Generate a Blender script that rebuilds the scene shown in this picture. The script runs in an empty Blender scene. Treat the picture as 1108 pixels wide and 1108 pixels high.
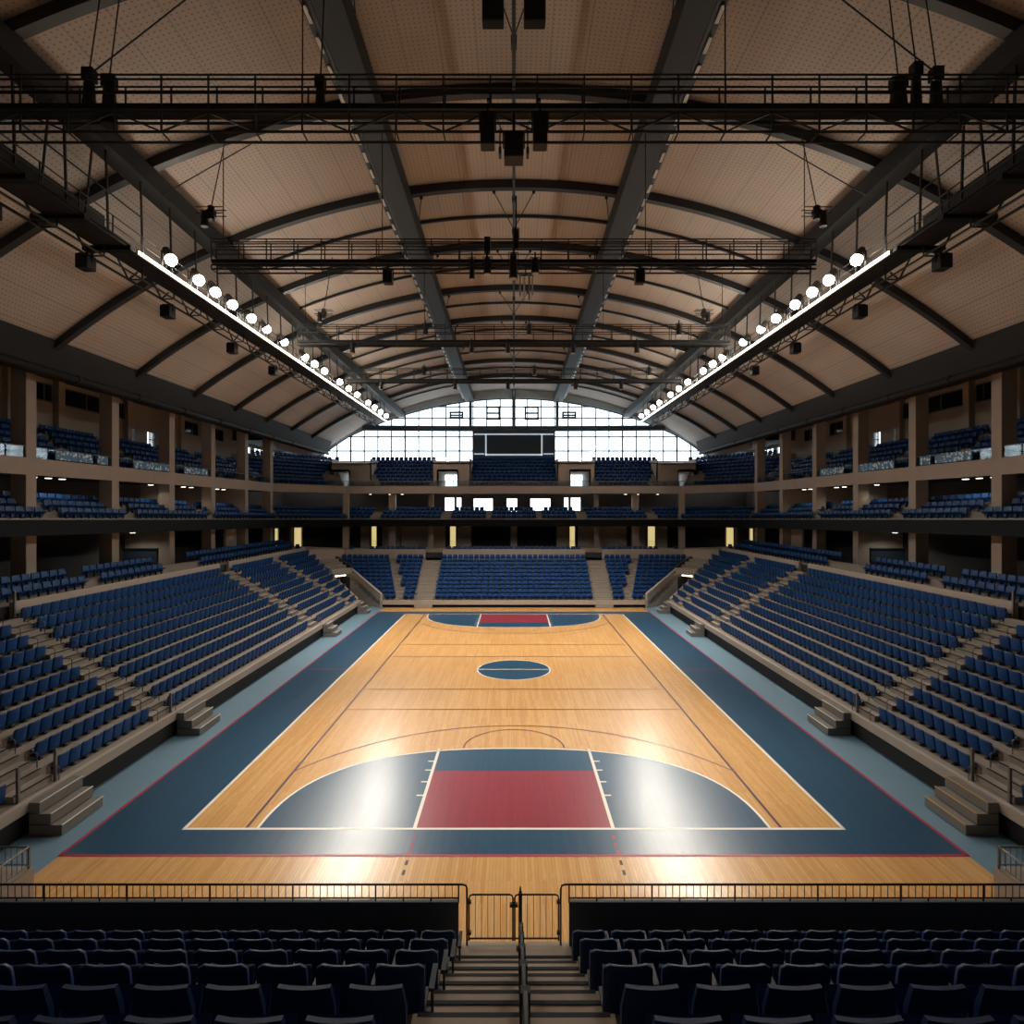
import bpy, bmesh, math, random
from mathutils import Vector, Matrix
random.seed(7)
D = bpy.data
SC = bpy.context.scene
COL = SC.collection
PI = math.pi

# ------------------------------------------------------------------ materials
def new_mat(name):
    m = D.materials.new(name); m.use_nodes = True
    nt = m.node_tree
    return m, nt, nt.nodes['Principled BSDF']

def mat(name, col, rough=.6, metal=0., var=.12, scale=3., bump=0., spec=.5, stretch=(1, 1, 1), coat=0.):
    m, nt, b = new_mat(name)
    tc = nt.nodes.new('ShaderNodeTexCoord')
    mp = nt.nodes.new('ShaderNodeMapping'); mp.inputs['Scale'].default_value = stretch
    n = nt.nodes.new('ShaderNodeTexNoise'); n.inputs['Scale'].default_value = scale; n.inputs['Detail'].default_value = 5
    r = nt.nodes.new('ShaderNodeMix'); r.data_type = 'RGBA'
    d = [c * (1 - var) for c in col]; l = [min(1, c * (1 + var)) for c in col]
    r.inputs['A'].default_value = (*d, 1); r.inputs['B'].default_value = (*l, 1)
    nt.links.new(tc.outputs['Object'], mp.inputs['Vector']); nt.links.new(mp.outputs[0], n.inputs['Vector'])
    nt.links.new(n.outputs[0], r.inputs['Factor']); nt.links.new(r.outputs['Result'], b.inputs['Base Color'])
    b.inputs['Roughness'].default_value = rough; b.inputs['Metallic'].default_value = metal
    b.inputs['Specular IOR Level'].default_value = spec
    b.inputs['Coat Weight'].default_value = coat
    if bump:
        bp = nt.nodes.new('ShaderNodeBump'); bp.inputs['Strength'].default_value = bump; bp.inputs['Distance'].default_value = .02
        nt.links.new(n.outputs[0], bp.inputs['Height']); nt.links.new(bp.outputs[0], b.inputs['Normal'])
    return m

def emit(name, col, st):
    m, nt, b = new_mat(name)
    n = nt.nodes.new('ShaderNodeTexNoise'); n.inputs['Scale'].default_value = 4
    r = nt.nodes.new('ShaderNodeMix'); r.data_type = 'RGBA'
    r.inputs['A'].default_value = (*[c * .85 for c in col], 1); r.inputs['B'].default_value = (*col, 1)
    nt.links.new(n.outputs[0], r.inputs['Factor']); nt.links.new(r.outputs['Result'], b.inputs['Emission Color'])
    b.inputs['Base Color'].default_value = (*col, 1); b.inputs['Emission Strength'].default_value = st
    return m

def lin(r, g, b):
    f = lambda c: (c / 255 / 12.92) if c / 255 < .04045 else ((c / 255 + .055) / 1.055) ** 2.4
    return (f(r), f(g), f(b))

def planks(name, cA, cB, mortar, rough, coatless=True, grain=.0, rvar=.035, bw=2.2, rh=.085):
    """boards running along Y: a brick pattern laid across, with streaky grain"""
    m, nt, b = new_mat(name); L = nt.links.new
    tc = nt.nodes.new('ShaderNodeTexCoord')
    mp = nt.nodes.new('ShaderNodeMapping'); mp.inputs['Rotation'].default_value = (0, 0, PI / 2)
    L(tc.outputs['Object'], mp.inputs['Vector'])
    br = nt.nodes.new('ShaderNodeTexBrick')
    br.inputs['Color1'].default_value = (*cA, 1); br.inputs['Color2'].default_value = (*cB, 1); br.inputs['Mortar'].default_value = (*mortar, 1)
    br.inputs['Scale'].default_value = 1; br.inputs['Mortar Size'].default_value = .0025
    br.inputs['Brick Width'].default_value = bw; br.inputs['Row Height'].default_value = rh
    br.offset = .37; br.squash = 1
    L(mp.outputs[0], br.inputs['Vector'])
    m2 = nt.nodes.new('ShaderNodeMapping'); m2.inputs['Scale'].default_value = (9, .9, 1)
    L(tc.outputs['Object'], m2.inputs['Vector'])
    n = nt.nodes.new('ShaderNodeTexNoise'); n.inputs['Scale'].default_value = 3; n.inputs['Detail'].default_value = 6
    L(m2.outputs[0], n.inputs['Vector'])
    mx = nt.nodes.new('ShaderNodeMix'); mx.data_type = 'RGBA'; mx.blend_type = 'MULTIPLY'
    mx.inputs['Factor'].default_value = grain
    rp = nt.nodes.new('ShaderNodeValToRGB'); rp.color_ramp.elements[0].position = .3; rp.color_ramp.elements[0].color = (.55, .5, .45, 1)
    rp.color_ramp.elements[1].position = .65
    L(n.outputs[0], rp.inputs[0]); L(br.outputs['Color'], mx.inputs['A']); L(rp.outputs[0], mx.inputs['B'])
    L(mx.outputs['Result'], b.inputs['Base Color']); b.inputs['Specular IOR Level'].default_value = .55
    mr = nt.nodes.new('ShaderNodeMapRange'); mr.inputs['To Min'].default_value = rough - rvar; mr.inputs['To Max'].default_value = rough + rvar
    L(n.outputs[0], mr.inputs['Value']); L(mr.outputs[0], b.inputs['Roughness'])
    return m

def perforated(name, col):
    """acoustic roof sheet: rows of small dark perforations and seams"""
    m, nt, b = new_mat(name); L = nt.links.new
    tc = nt.nodes.new('ShaderNodeTexCoord')
    def math_(op, a, c=None, d=None):
        q = nt.nodes.new('ShaderNodeMath'); q.operation = op
        for i, v in enumerate((a, c, d)):
            if v is None: continue
            if isinstance(v, (int, float)): q.inputs[i].default_value = v
            else: L(v, q.inputs[i])
        return q.outputs[0]
    sp = nt.nodes.new('ShaderNodeSeparateXYZ'); L(tc.outputs['Object'], sp.inputs[0])
    P = .165
    fx = math_('SUBTRACT', math_('FRACT', math_('DIVIDE', sp.outputs[0], P)), .5)
    fy = math_('SUBTRACT', math_('FRACT', math_('DIVIDE', sp.outputs[1], P)), .5)
    d = math_('SQRT', math_('ADD', math_('MULTIPLY', fx, fx), math_('MULTIPLY', fy, fy)))
    dot = math_('LESS_THAN', d, .17)
    seam = math_('GREATER_THAN', math_('ABSOLUTE', math_('SUBTRACT', math_('FRACT', math_('DIVIDE', sp.outputs[0], 1.2)), .5)), .485)
    n = nt.nodes.new('ShaderNodeTexNoise'); n.inputs['Scale'].default_value = .35; n.inputs['Detail'].default_value = 4
    L(tc.outputs['Object'], n.inputs['Vector'])
    base = nt.nodes.new('ShaderNodeMix'); base.data_type = 'RGBA'
    base.inputs['A'].default_value = (*[c * .86 for c in col], 1); base.inputs['B'].default_value = (*[c * 1.12 for c in col], 1)
    L(n.outputs[0], base.inputs['Factor'])
    f = math_('MAXIMUM', math_('MULTIPLY', dot, .55), math_('MULTIPLY', seam, .3))
    mx = nt.nodes.new('ShaderNodeMix'); mx.data_type = 'RGBA'; mx.inputs['B'].default_value = (*[c * .12 for c in col], 1)
    L(f, mx.inputs['Factor']); L(base.outputs['Result'], mx.inputs['A']); L(mx.outputs['Result'], b.inputs['Base Color'])
    b.inputs['Roughness'].default_value = .8
    return m

def thin_glass(name, tint, refl=.08):
    m, nt, b = new_mat(name); L = nt.links.new
    nt.nodes.remove(b)
    out = nt.nodes['Material Output']
    t = nt.nodes.new('ShaderNodeBsdfTransparent'); t.inputs['Color'].default_value = (*tint, 1)
    g = nt.nodes.new('ShaderNodeBsdfGlossy'); g.inputs['Roughness'].default_value = .05
    n = nt.nodes.new('ShaderNodeTexNoise'); n.inputs['Scale'].default_value = .4
    mr = nt.nodes.new('ShaderNodeMapRange'); mr.inputs['To Min'].default_value = refl * .6; mr.inputs['To Max'].default_value = refl * 1.4
    L(n.outputs[0], mr.inputs['Value'])
    mx = nt.nodes.new('ShaderNodeMixShader'); L(mr.outputs[0], mx.inputs[0])
    L(t.outputs[0], mx.inputs[1]); L(g.outputs[0], mx.inputs[2]); L(mx.outputs[0], out.inputs['Surface'])
    return m

def banner_mat(name):
    m, nt, b = new_mat(name); L = nt.links.new
    tc = nt.nodes.new('ShaderNodeTexCoord')
    v = nt.nodes.new('ShaderNodeTexVoronoi'); v.inputs['Scale'].default_value = 5
    L(tc.outputs['Object'], v.inputs['Vector'])
    r = nt.nodes.new('ShaderNodeValToRGB'); e = r.color_ramp.elements
    e[0].position = .25; e[0].color = (.75, .85, .95, 1); e[1].position = .5; e[1].color = (.05, .2, .38, 1)
    L(v.outputs['Distance'], r.inputs[0]); L(r.outputs[0], b.inputs['Base Color'])
    b.inputs['Roughness'].default_value = .5
    return m

M = {}
M['wood'] = planks('maple_boards', lin(222, 174, 112), lin(208, 156, 94), lin(165, 118, 70), .26, grain=.22)
M['blue_paint'] = planks('blue_floor_paint', lin(38, 78, 106), lin(33, 71, 98), lin(28, 61, 86), .285, grain=.06, rvar=.01)
M['red_paint'] = planks('red_floor_paint', lin(152, 46, 58), lin(142, 42, 54), lin(125, 36, 48), .30, grain=.06, rvar=.01)
M['pale_floor'] = mat('pale_blue_vinyl', lin(106, 138, 158), .5, var=.06, scale=1.2)
M['white_line'] = mat('white_line_paint', lin(232, 226, 214), .35, var=.03)
M['red_line'] = mat('red_line_paint', lin(170, 40, 66), .4, var=.05)
M['brown_line'] = mat('brown_line_paint', lin(112, 66, 52), .4, var=.06)
M['faint_line'] = mat('faint_line_paint', lin(178, 126, 86), .35, var=.06)
M['dark_line'] = mat('dark_line_paint', lin(74, 36, 50), .35, var=.06)
M['black_mark'] = mat('black_tape', lin(40, 30, 26), .5)
M['concrete'] = mat('stand_concrete', lin(142, 132, 122), .8, var=.16, scale=2.2, bump=.2)
M['near_step'] = mat('worn_stair_concrete', lin(190, 174, 156), .8, var=.2, scale=3, bump=.2)
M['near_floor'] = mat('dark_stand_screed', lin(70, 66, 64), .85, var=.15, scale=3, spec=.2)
M['metal_steps'] = mat('grey_step_metal', lin(124, 120, 114), .6, metal=.2, var=.12, scale=4)
M['step_concrete'] = mat('step_concrete', lin(146, 138, 129), .8, var=.18, scale=3, bump=.2)
M['fascia'] = mat('fascia_concrete', lin(168, 156, 145), .75, var=.1, scale=1.2, bump=.1)
M['beige_wall'] = mat('beige_plaster', lin(178, 166, 155), .8, var=.08, scale=.8)
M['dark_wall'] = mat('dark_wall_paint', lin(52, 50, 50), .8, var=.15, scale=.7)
M['dark_fascia'] = mat('dark_gallery_band', lin(11, 12, 14), .7, var=.12, scale=1., spec=.15)
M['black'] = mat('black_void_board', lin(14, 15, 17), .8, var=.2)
M['steel'] = mat('dark_painted_steel', lin(50, 51, 53), .5, metal=.35, var=.15, scale=2)
M['steel_dark'] = mat('black_steel', lin(27, 28, 29), .6, metal=.3, var=.15, scale=2)
M['edge_beam'] = mat('edge_beam_paint', lin(44, 43, 42), .7, var=.12, scale=.7, spec=.2)
M['rail'] = mat('brown_black_rail_steel', lin(52, 42, 34), .4, metal=.5, var=.15, scale=6)
M['pale_steel'] = mat('pale_galvanised_steel', lin(190, 182, 170), .4, metal=.5, var=.15, scale=3)
M['grey_post'] = mat('grey_post_steel', lin(120, 118, 116), .45, metal=.5, var=.12, scale=5)
M['roof'] = perforated('perforated_roof_sheet', lin(186, 174, 164))
M['pale_band'] = mat('pale_arch_render', lin(176, 192, 198), .7, var=.08, scale=.6)
M['mullion'] = mat('mullion_grey_paint', lin(88, 102, 110), .5, metal=.2, var=.08)
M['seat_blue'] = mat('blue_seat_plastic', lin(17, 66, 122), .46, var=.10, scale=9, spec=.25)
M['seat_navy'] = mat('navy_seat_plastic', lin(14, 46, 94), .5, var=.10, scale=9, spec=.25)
M['seat_frame'] = mat('seat_frame_steel', lin(48, 50, 56), .45, metal=.4, var=.1, scale=6)
M['parapet'] = mat('dark_parapet_paint', lin(74, 84, 92), .7, var=.12, scale=1.5)
M['speaker'] = mat('black_speaker_grille', lin(24, 23, 24), .6, var=.2, scale=30, bump=.2)
M['lamp_body'] = mat('lamp_housing_metal', lin(70, 64, 58), .45, metal=.5, var=.12)
M['lens'] = emit('lamp_lens_glow', (1., .9, .76), 130)
M['strip'] = emit('walkway_strip_glow', (1., .87, .7), 9)
M['downlight'] = emit('downlight_glow', (1., .88, .7), 7)
M['doorlight'] = emit('lit_corridor_glow', (1., .82, .36), .85)
M['glass'] = thin_glass('window_glass', (.93, .96, .97))
M['rail_glass'] = thin_glass('balustrade_glass', (.80, .88, .92), .14)
M['dark_glass'] = mat('dark_window_glass', lin(22, 34, 40), .08, var=.2, scale=.5)
M['screen'] = mat('dark_led_screen', lin(32, 50, 64), .7, var=.15, scale=1.5)
M['panel_blue'] = mat('scoreboard_panel', lin(36, 54, 70), .55, var=.12, scale=1.5)
M['white_bar'] = emit('white_bar_glow', (.78, .9, 1.), .55)  # faint glow put into the scoreboard bars so they read white
M['banner'] = banner_mat('pale_banner_cloth')
M['yellow'] = mat('yellow_step_edge', lin(200, 150, 60), .6)

# ------------------------------------------------------------------ mesh builder
class MB:
    def __init__(s): s.v = []; s.f = []; s.m = []; s.sm = []
    def add(s, verts, faces, mi=0, smooth=False):
        o = len(s.v); s.v += [tuple(v) for v in verts]
        for f in faces:
            s.f.append([i + o for i in f]); s.m.append(mi); s.sm.append(smooth)
        return s
    def box(s, x0, x1, y0, y1, z0, z1, mi=0):
        if x0 > x1: x0, x1 = x1, x0
        if y0 > y1: y0, y1 = y1, y0
        if z0 > z1: z0, z1 = z1, z0
        v = [(x, y, z) for z in (z0, z1) for y in (y0, y1) for x in (x0, x1)]
        return s.add(v, [(0, 2, 3, 1), (4, 5, 7, 6), (0, 1, 5, 4), (2, 6, 7, 3), (0, 4, 6, 2), (1, 3, 7, 5)], mi)
    def hexa(s, lo, hi, mi=0):
        """4 bottom points ccw and 4 top points"""
        return s.add(list(lo) + list(hi), [(3, 2, 1, 0), (4, 5, 6, 7), (0, 1, 5, 4), (1, 2, 6, 5), (2, 3, 7, 6), (3, 0, 4, 7)], mi)
    def tube(s, pts, r=.02, n=6, mi=0, closed=False):
        pts = [Vector(p) for p in pts]; rings = []; k = len(pts)
        for i, p in enumerate(pts):
            a = pts[(i - 1) % k] if (i or closed) else p; b = pts[(i + 1) % k] if (i < k - 1 or closed) else p
            t = (b - a).normalized()
            u = t.cross(Vector((0, 0, 1)))
            if u.length < .05: u = t.cross(Vector((0, 1, 0)))
            u.normalize(); w = t.cross(u).normalized()
            rings.append([p + r * (math.cos(2 * PI * j / n + PI / n) * u + math.sin(2 * PI * j / n + PI / n) * w) for j in range(n)])
        v = [q for ring in rings for q in ring]; f = []
        m = k if closed else k - 1
        for i in range(m):
            for j in range(n):
                a = i * n + j; b = i * n + (j + 1) % n; c = ((i + 1) % k) * n + (j + 1) % n; d = ((i + 1) % k) * n + j
                f.append((a, b, c, d))
        if not closed: f += [tuple(range(n))[::-1], tuple((k - 1) * n + j for j in range(n))]
        return s.add(v, f, mi, n > 6)
    def bar(s, a, b, w=.05, mi=0): return s.tube([a, b], w * .7071, 4, mi)
    def cyl(s, c, r, h, n=16, axis='z', mi=0, r2=None):
        r2 = r if r2 is None else r2; v = []
        for hh, rr in ((-h / 2, r), (h / 2, r2)):
            for j in range(n):
                a = 2 * PI * j / n; p, q = rr * math.cos(a), rr * math.sin(a)
                v.append({'z': (c[0] + p, c[1] + q, c[2] + hh), 'y': (c[0] + p, c[1] + hh, c[2] - q), 'x': (c[0] + hh, c[1] + p, c[2] + q)}[axis])
        f = [(j, (j + 1) % n, n + (j + 1) % n, n + j) for j in range(n)] + [tuple(range(n))[::-1], tuple(range(n, 2 * n))]
        return s.add(v, f, mi)
    def poly(s, pts, mi=0): return s.add(pts, [tuple(range(len(pts)))], mi)
    def mesh(s, name, mats):
        me = D.meshes.new(name); me.from_pydata(s.v, [], s.f)
        mats = mats if isinstance(mats, (list, tuple)) else [mats]
        for m in mats: me.materials.append(m)
        me.polygons.foreach_set('material_index', s.m); me.polygons.foreach_set('use_smooth', s.sm)
        me.update(); return me
    def build(s, name, mats, parent=None, bevel=0):
        o = D.objects.new(name, s.mesh(name, mats)); COL.objects.link(o)
        if parent:
            o.parent = parent
            o.matrix_parent_inverse = Matrix.Identity(4)
        if bevel:
            bv = o.modifiers.new('edge', 'BEVEL'); bv.width = bevel; bv.segments = 2; bv.limit_method = 'ANGLE'
        return o

def tag(o, label=None, cat=None, group=None, kind=None):
    if label: o['label'] = label
    if cat: o['category'] = cat
    if group: o['group'] = group
    if kind: o['kind'] = kind
    return o

def empty(name, loc=(0, 0, 0), rz=0, label=None, cat=None, group=None, kind=None):
    o = D.objects.new(name, None); COL.objects.link(o); o.location = loc; o.rotation_euler = (0, 0, rz)
    o.empty_display_size = .2
    return tag(o, label, cat, group, kind)

ORD = 'zeroth first second third fourth fifth sixth seventh eighth ninth tenth eleventh twelfth thirteenth fourteenth fifteenth sixteenth seventeenth eighteenth nineteenth twentieth'.split()
def ordw(n):
    if n <= 20: return ORD[n]
    t = {2: 'twenty', 3: 'thirty', 4: 'forty'}[n // 10]
    return (t + '-' + ORD[n % 10]) if n % 10 else {2: 'twentieth', 3: 'thirtieth', 4: 'fortieth'}[n // 10]
SIDE = {-1: 'left', 1: 'right'}

# ------------------------------------------------------------------ dimensions (metres)
H = 8.8                       # eye height of the photograph
CX, CY0, CY1 = 9.04, 16.28, 49.3      # court side lines / base lines
BX, BY0, BY1 = 11.5, 15.03, 50.5      # painted surround
PX = 13.1                     # front edge of the side stands
ENDY = 69.0                   # end wall
WX = 27.0                     # outer side walls
EDGE = 16.3                   # roof edge height
def apex(y): return 23.6 - .03 * min(max(y - 26.8, -12), 35.2)
def roof_z(x, y):
    sag = (33 - math.sqrt(33 * 33 - x * x)) / (33 - math.sqrt(33 * 33 - 20.7 ** 2))
    return apex(y) - sag * (apex(y) - EDGE)
def zmid(y): return 8.8 - .0187 * min(max(y, 10), 61)      # the middle gallery falls gently to the far end

# ------------------------------------------------------------------ floor and its markings
fl = MB().box(-WX, WX, -4, ENDY, -.2, 0)
floor = tag(fl.build('floor', M['pale_floor']), kind='structure')
def rect(b, x0, x1, y0, y1, z, mi=0): b.add([(x0, y0, z), (x1, y0, z), (x1, y1, z), (x0, y1, z)], [(0, 1, 2, 3)], mi)
b = MB(); rect(b, -BX, BX, 9.2, 52.6, .002); b.build('board_flooring', M['wood'], floor)
b = MB(); z = .004
rect(b, -BX, BX, BY0, CY0, z); rect(b, -BX, BX, CY1, BY1, z); rect(b, -BX, -CX, CY0, CY1, z); rect(b, CX, BX, CY0, CY1, z)
b.build('surround_paint', M['blue_paint'], floor)
def ring(b, pts, w, z, closed=False, mi=0):
    """flat ribbon along a plan polyline"""
    P = [Vector((p[0], p[1])) for p in pts]; n = len(P); L, R = [], []
    for i in range(n):
        a = P[i - 1] if (i or closed) else P[i]; c = P[(i + 1) % n] if (i < n - 1 or closed) else P[i]
        t = (c - a).normalized(); q = Vector((-t.y, t.x)) * w / 2
        L.append((*(P[i] + q), z)); R.append((*(P[i] - q), z))
    m = n if closed else n - 1
    b.add(L + R, [(n + i, n + (i + 1) % n, (i + 1) % n, i) for i in range(m)], mi)
def key_outline(k=48):
    pts = []
    for i in range(k + 1):
        a = PI * i / k; c, s_ = math.cos(a), math.sin(a)
        pts.append((7.05 * math.copysign(abs(c) ** .8, c), 5.45 * abs(s_) ** .8))
    return pts
for base, d in ((CY0, 1), (CY1, -1)):
    K = [(x, base + d * y) for x, y in key_outline()]
    b = MB(); b.poly([(x, y, .004) for x, y in (K if d > 0 else K[::-1])]); b.build('key_paint', M['blue_paint'], floor)
    b = MB(); rect(b, -2.73, 2.73, min(base, base + d * 3.6), max(base, base + d * 3.6), .006); b.build('lane_paint', M['red_paint'], floor)
    b = MB(); ring(b, K, .08, .008)
    for s in (-1, 1):
        rect(b, s * 2.73 - .05, s * 2.73 + .05, min(base, base + d * 5.4), max(base, base + d * 5.4), .008)
        for q in (1.9, 2.8, 3.65, 4.35): rect(b, min(s * 2.78, s * 2.98), max(s * 2.78, s * 2.98), base + d * q - .04, base + d * q + .04, .008)
    b.build('key_line', M['white_line'], floor)
    b = MB(); ring(b, [(1.85 * math.cos(PI * i / 32), base + d * (5.5 + 1.8 * math.sin(PI * i / 32))) for i in range(33)], .06, .008)
    b.build('free_throw_arc', M['brown_line'], floor)
    R_ = 8.57; cc = base - d * .85; a0 = math.asin(4.32 / R_)
    b = MB(); ring(b, [(R_ * math.cos(a0 + (PI - 2 * a0) * i / 48), cc + d * R_ * math.sin(a0 + (PI - 2 * a0) * i / 48)) for i in range(49)], .07, .008)
    b.build('goal_area_arc', M['brown_line'], floor)
MY = 32.4
b = MB(); C = [(1.98 * math.cos(2 * PI * i / 64), MY + 1.98 * math.sin(2 * PI * i / 64)) for i in range(64)]
b.poly([(x, y, .004) for x, y in C]); b.build('centre_circle_paint', M['blue_paint'], floor)
b = MB(); ring(b, C, .07, .008, True); rect(b, -1.98, 1.98, MY - .04, MY + .04, .008); b.build('centre_circle_line', M['white_line'], floor)
b = MB(); w = .05
rect(b, -CX - w, CX + w, CY0 - w, CY0 + w, .009); rect(b, -CX - w, CX + w, CY1 - w, CY1 + w, .009)
rect(b, -CX - w, -CX + w, CY0, CY1, .009); rect(b, CX - w, CX + w, CY0, CY1, .009); b.build('court_boundary_line', M['white_line'], floor)
b = MB(); w = .045
rect(b, -BX - w, BX + w, BY0 - w, BY0 + w, .009); rect(b, -BX, BX, BY1 - w, BY1 + w, .009)
rect(b, -BX - w, -BX + w, BY0, BY1, .009); rect(b, BX - w, BX + w, BY0, BY1, .009)
for s in (-1, 1):
    rect(b, min(s * CX, s * BX), max(s * CX, s * BX), MY - .03, MY + .03, .009)
    for yy in (15.86, 15.5, 15.16): rect(b, s * 2.66 - .035, s * 2.66 + .035, yy - .09, yy + .09, .009)
b.build('surround_line', M['red_line'], floor)
b = MB()
for s in (-1, 1):
    for yy in (14.72, 14.32): rect(b, s * 2.66 - .035, s * 2.66 + .035, yy - .1, yy + .1, .009)
b.build('tape_mark', M['black_mark'], floor)
b = MB()
for s in (-1, 1): rect(b, s * 7.36 - .04, s * 7.36 + .04, CY0, CY1, .007)
b.build('inner_sideline', M['dark_line'], floor)
b = MB()
for yy in (25.95, 28.85, 35.2, 38.3): rect(b, -7.3, 7.3, yy - .05, yy + .05, .0075)
b.build('cross_court_line', M['brown_line'], floor)

# ------------------------------------------------------------------ roof
ceil = MB()
ys = [-4 + i * 2.0 for i in range(37)]; ys[-1] = ENDY; ys = [y for y in ys if y < ENDY] + [ENDY]
xs = [-20.7 + 41.4 * i / 60 for i in range(61)]
v = [(x, y, roof_z(x, y)) for y in ys for x in xs]; nx = len(xs)
f = [(j * nx + i, (j + 1) * nx + i, (j + 1) * nx + i + 1, j * nx + i + 1) for j in range(len(ys) - 1) for i in range(nx - 1)]
ceil.add(v, f, 0, True)
# outer leaf so the roof has thickness
o_ = len(ceil.v)
v2 = [(x, y, roof_z(x, y) + .35) for y in ys for x in xs]
ceil.add(v2, [q[::-1] for q in f], 0, True)
ceiling = tag(ceil.build('ceiling', M['roof']), kind='structure')
b = MB()                                                       # flared eaves beside the end window
for s in (-1, 1):
    xs2 = [20.7, 21.4, 22.1, 23.0]; yy = [57, 60, 63, 66, ENDY]
    vv = [(s * x, y, roof_z(x, y)) for y in yy for x in xs2] + [(s * x, y, roof_z(x, y) + .3) for y in yy for x in xs2]
    n4 = 4; ff = []
    for j in range(len(yy) - 1):
        for i in range(3):
            q = (j * n4 + i, j * n4 + i + 1, (j + 1) * n4 + i + 1, (j + 1) * n4 + i); ff.append(q); ff.append(tuple(k + len(yy) * n4 for k in q[::-1]))
    b.add(vv, ff)
b.build('eaves_sheet', M['roof'], ceiling)
b = MB()
for s in (-1, 1):
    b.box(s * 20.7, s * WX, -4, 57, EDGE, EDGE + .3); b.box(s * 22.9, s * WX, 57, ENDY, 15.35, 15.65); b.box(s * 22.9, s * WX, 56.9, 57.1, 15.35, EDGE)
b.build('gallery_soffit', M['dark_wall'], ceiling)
def rib_mesh(y, wd, dp, x1=20.7, x0=-20.7, n=56):
    b = MB(); v = []
    for i in range(n + 1):
        x = x0 + (x1 - x0) * i / n; z = roof_z(x, y) - .02
        v += [(x, y - wd / 2, z), (x, y + wd / 2, z), (x, y + wd / 2, z - dp), (x, y - wd / 2, z - dp)]
    f = []
    for i in range(n):
        a = i * 4; c = a + 4
        for k in range(4): f.append((a + k, a + (k + 1) % 4, c + (k + 1) % 4, c + k))
    f += [(0, 3, 2, 1), (n * 4, n * 4 + 1, n * 4 + 2, n * 4 + 3)]
    b.add(v, f); return b
for y in (9.4, 15.2, 21.0, 26.8, 32.6, 38.4, 44.0, 49.6, 55.2, 60.8): rib_mesh(y, .3, .36).build('roof_rib', M['steel'], ceiling)
for y in (29.7, 35.5, 41.2, 46.8, 52.4, 58, 63.5): rib_mesh(y, .1, .14, 12.8, -12.8).build('slender_roof_rib', M['steel'], ceiling)
def longbeam(x, dz, wd, dp, y0, y1, name, m, n=24):
    b = MB(); v = []
    for i in range(n + 1):
        y = y0 + (y1 - y0) * i / n; z = roof_z(x, y) - dz
        v += [(x - wd / 2, y, z), (x + wd / 2, y, z), (x + wd / 2, y, z - dp), (x - wd / 2, y, z - dp)]
    f = []
    for i in range(n):
        a = i * 4; c = a + 4
        for k in range(4): f.append((a + k, c + k, c + (k + 1) % 4, a + (k + 1) % 4))
    f += [(0, 1, 2, 3), (n * 4 + 3, n * 4 + 2, n * 4 + 1, n * 4)]
    b.add(v, f); return b.build(name, m, ceiling)
for s in (-1, 1):
    longbeam(s * 5.02, .35, .85, .8, -2, 68.6, 'spine_beam', M['steel_dark'])
    longbeam(s * 5.52, .42, .09, .6, -2, 68.6, 'spine_side_channel', M['steel'])
    longbeam(s * 5.78, .45, .2, .25, -2, 68.6, 'cable_tray', M['steel'])
    b = MB()
    for k in range(52):                                          # pale tray clips on the underside
        y = 12 + k * 1.08; z = roof_z(5.78, y) - .72
        b.box(s * 5.78 - .055, s * 5.78 + .055, y, y + .62, z - .03, z)
    b.build('tray_cover', M['pale_steel'], ceiling)
    longbeam(s * 13.0, .3, .7, .66, -2, 68.6, 'purlin_beam', M['steel_dark'])
    longbeam(s * 13.42, .25, .1, .3, -2, 68.6, 'purlin_flange', M['steel_dark'])
    # eaves beam that closes the roof above the galleries, with a duct along its foot
    prof = [(20.55, EDGE + .05), (21.0, 14.92), (21.9, 14.92), (21.9, EDGE + .05)]
    b = MB(); v = [(s * x, y, z) for y in (-4, 67) for x, z in prof]
    b.add(v, [(0, 1, 5, 4), (1, 2, 6, 5), (2, 3, 7, 6), (3, 0, 4, 7), (3, 2, 1, 0), (4, 5, 6, 7)]); b.build('eaves_beam', M['edge_beam'], ceiling)
    b = MB(); b.tube([(s * 20.98, -3.5, 14.98), (s * 20.98, 66.9, 14.98)], .17, 12)
    for k in range(11):
        y = 10 + 4.6 * k; b.tube([(s * 20.98, y, 14.98), (s * 20.98, y + .16, 14.98)], .21, 12)
    b.build('eaves_duct', M['edge_beam'], ceiling)
# ridge pipe with rods that brace it to the ribs
b = MB(); b.tube([(0, -2, apex(0) - .9)] + [(0, y, apex(y) - .9) for y in (20, 40, 60, 68.4)], .06, 8)
for k in range(20):
    y = 12 + 2.9 * k; z = apex(y) - .9; b.tube([(0, y, z), (0, y + .5, z)], .1, 8)
b.build('ridge_pipe', M['steel_dark'], ceiling)
for y in (15.2, 21.0, 26.8, 32.6, 38.4, 44.0, 49.6):
    for s in (-1, 1):
        b = MB(); b.tube([(s * .9, y + .1, roof_z(.9, y) - .45), (0, y + 2.7, apex(y + 2.7) - .85)], .022, 6); b.cyl((s * .9, y + .1, roof_z(.9, y) - .46), .07, .1, 8)
        b.tube([(s * 4.2, y + .1, roof_z(4.2, y) - .45), (s * 4.75, y + 2.7, roof_z(4.75, y + 2.7) - .4)], .022, 6); b.cyl((s * 4.2, y + .1, roof_z(4.2, y) - .46), .07, .1, 8)
        b.build('brace_rod', M['steel_dark'], ceiling)
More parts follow.
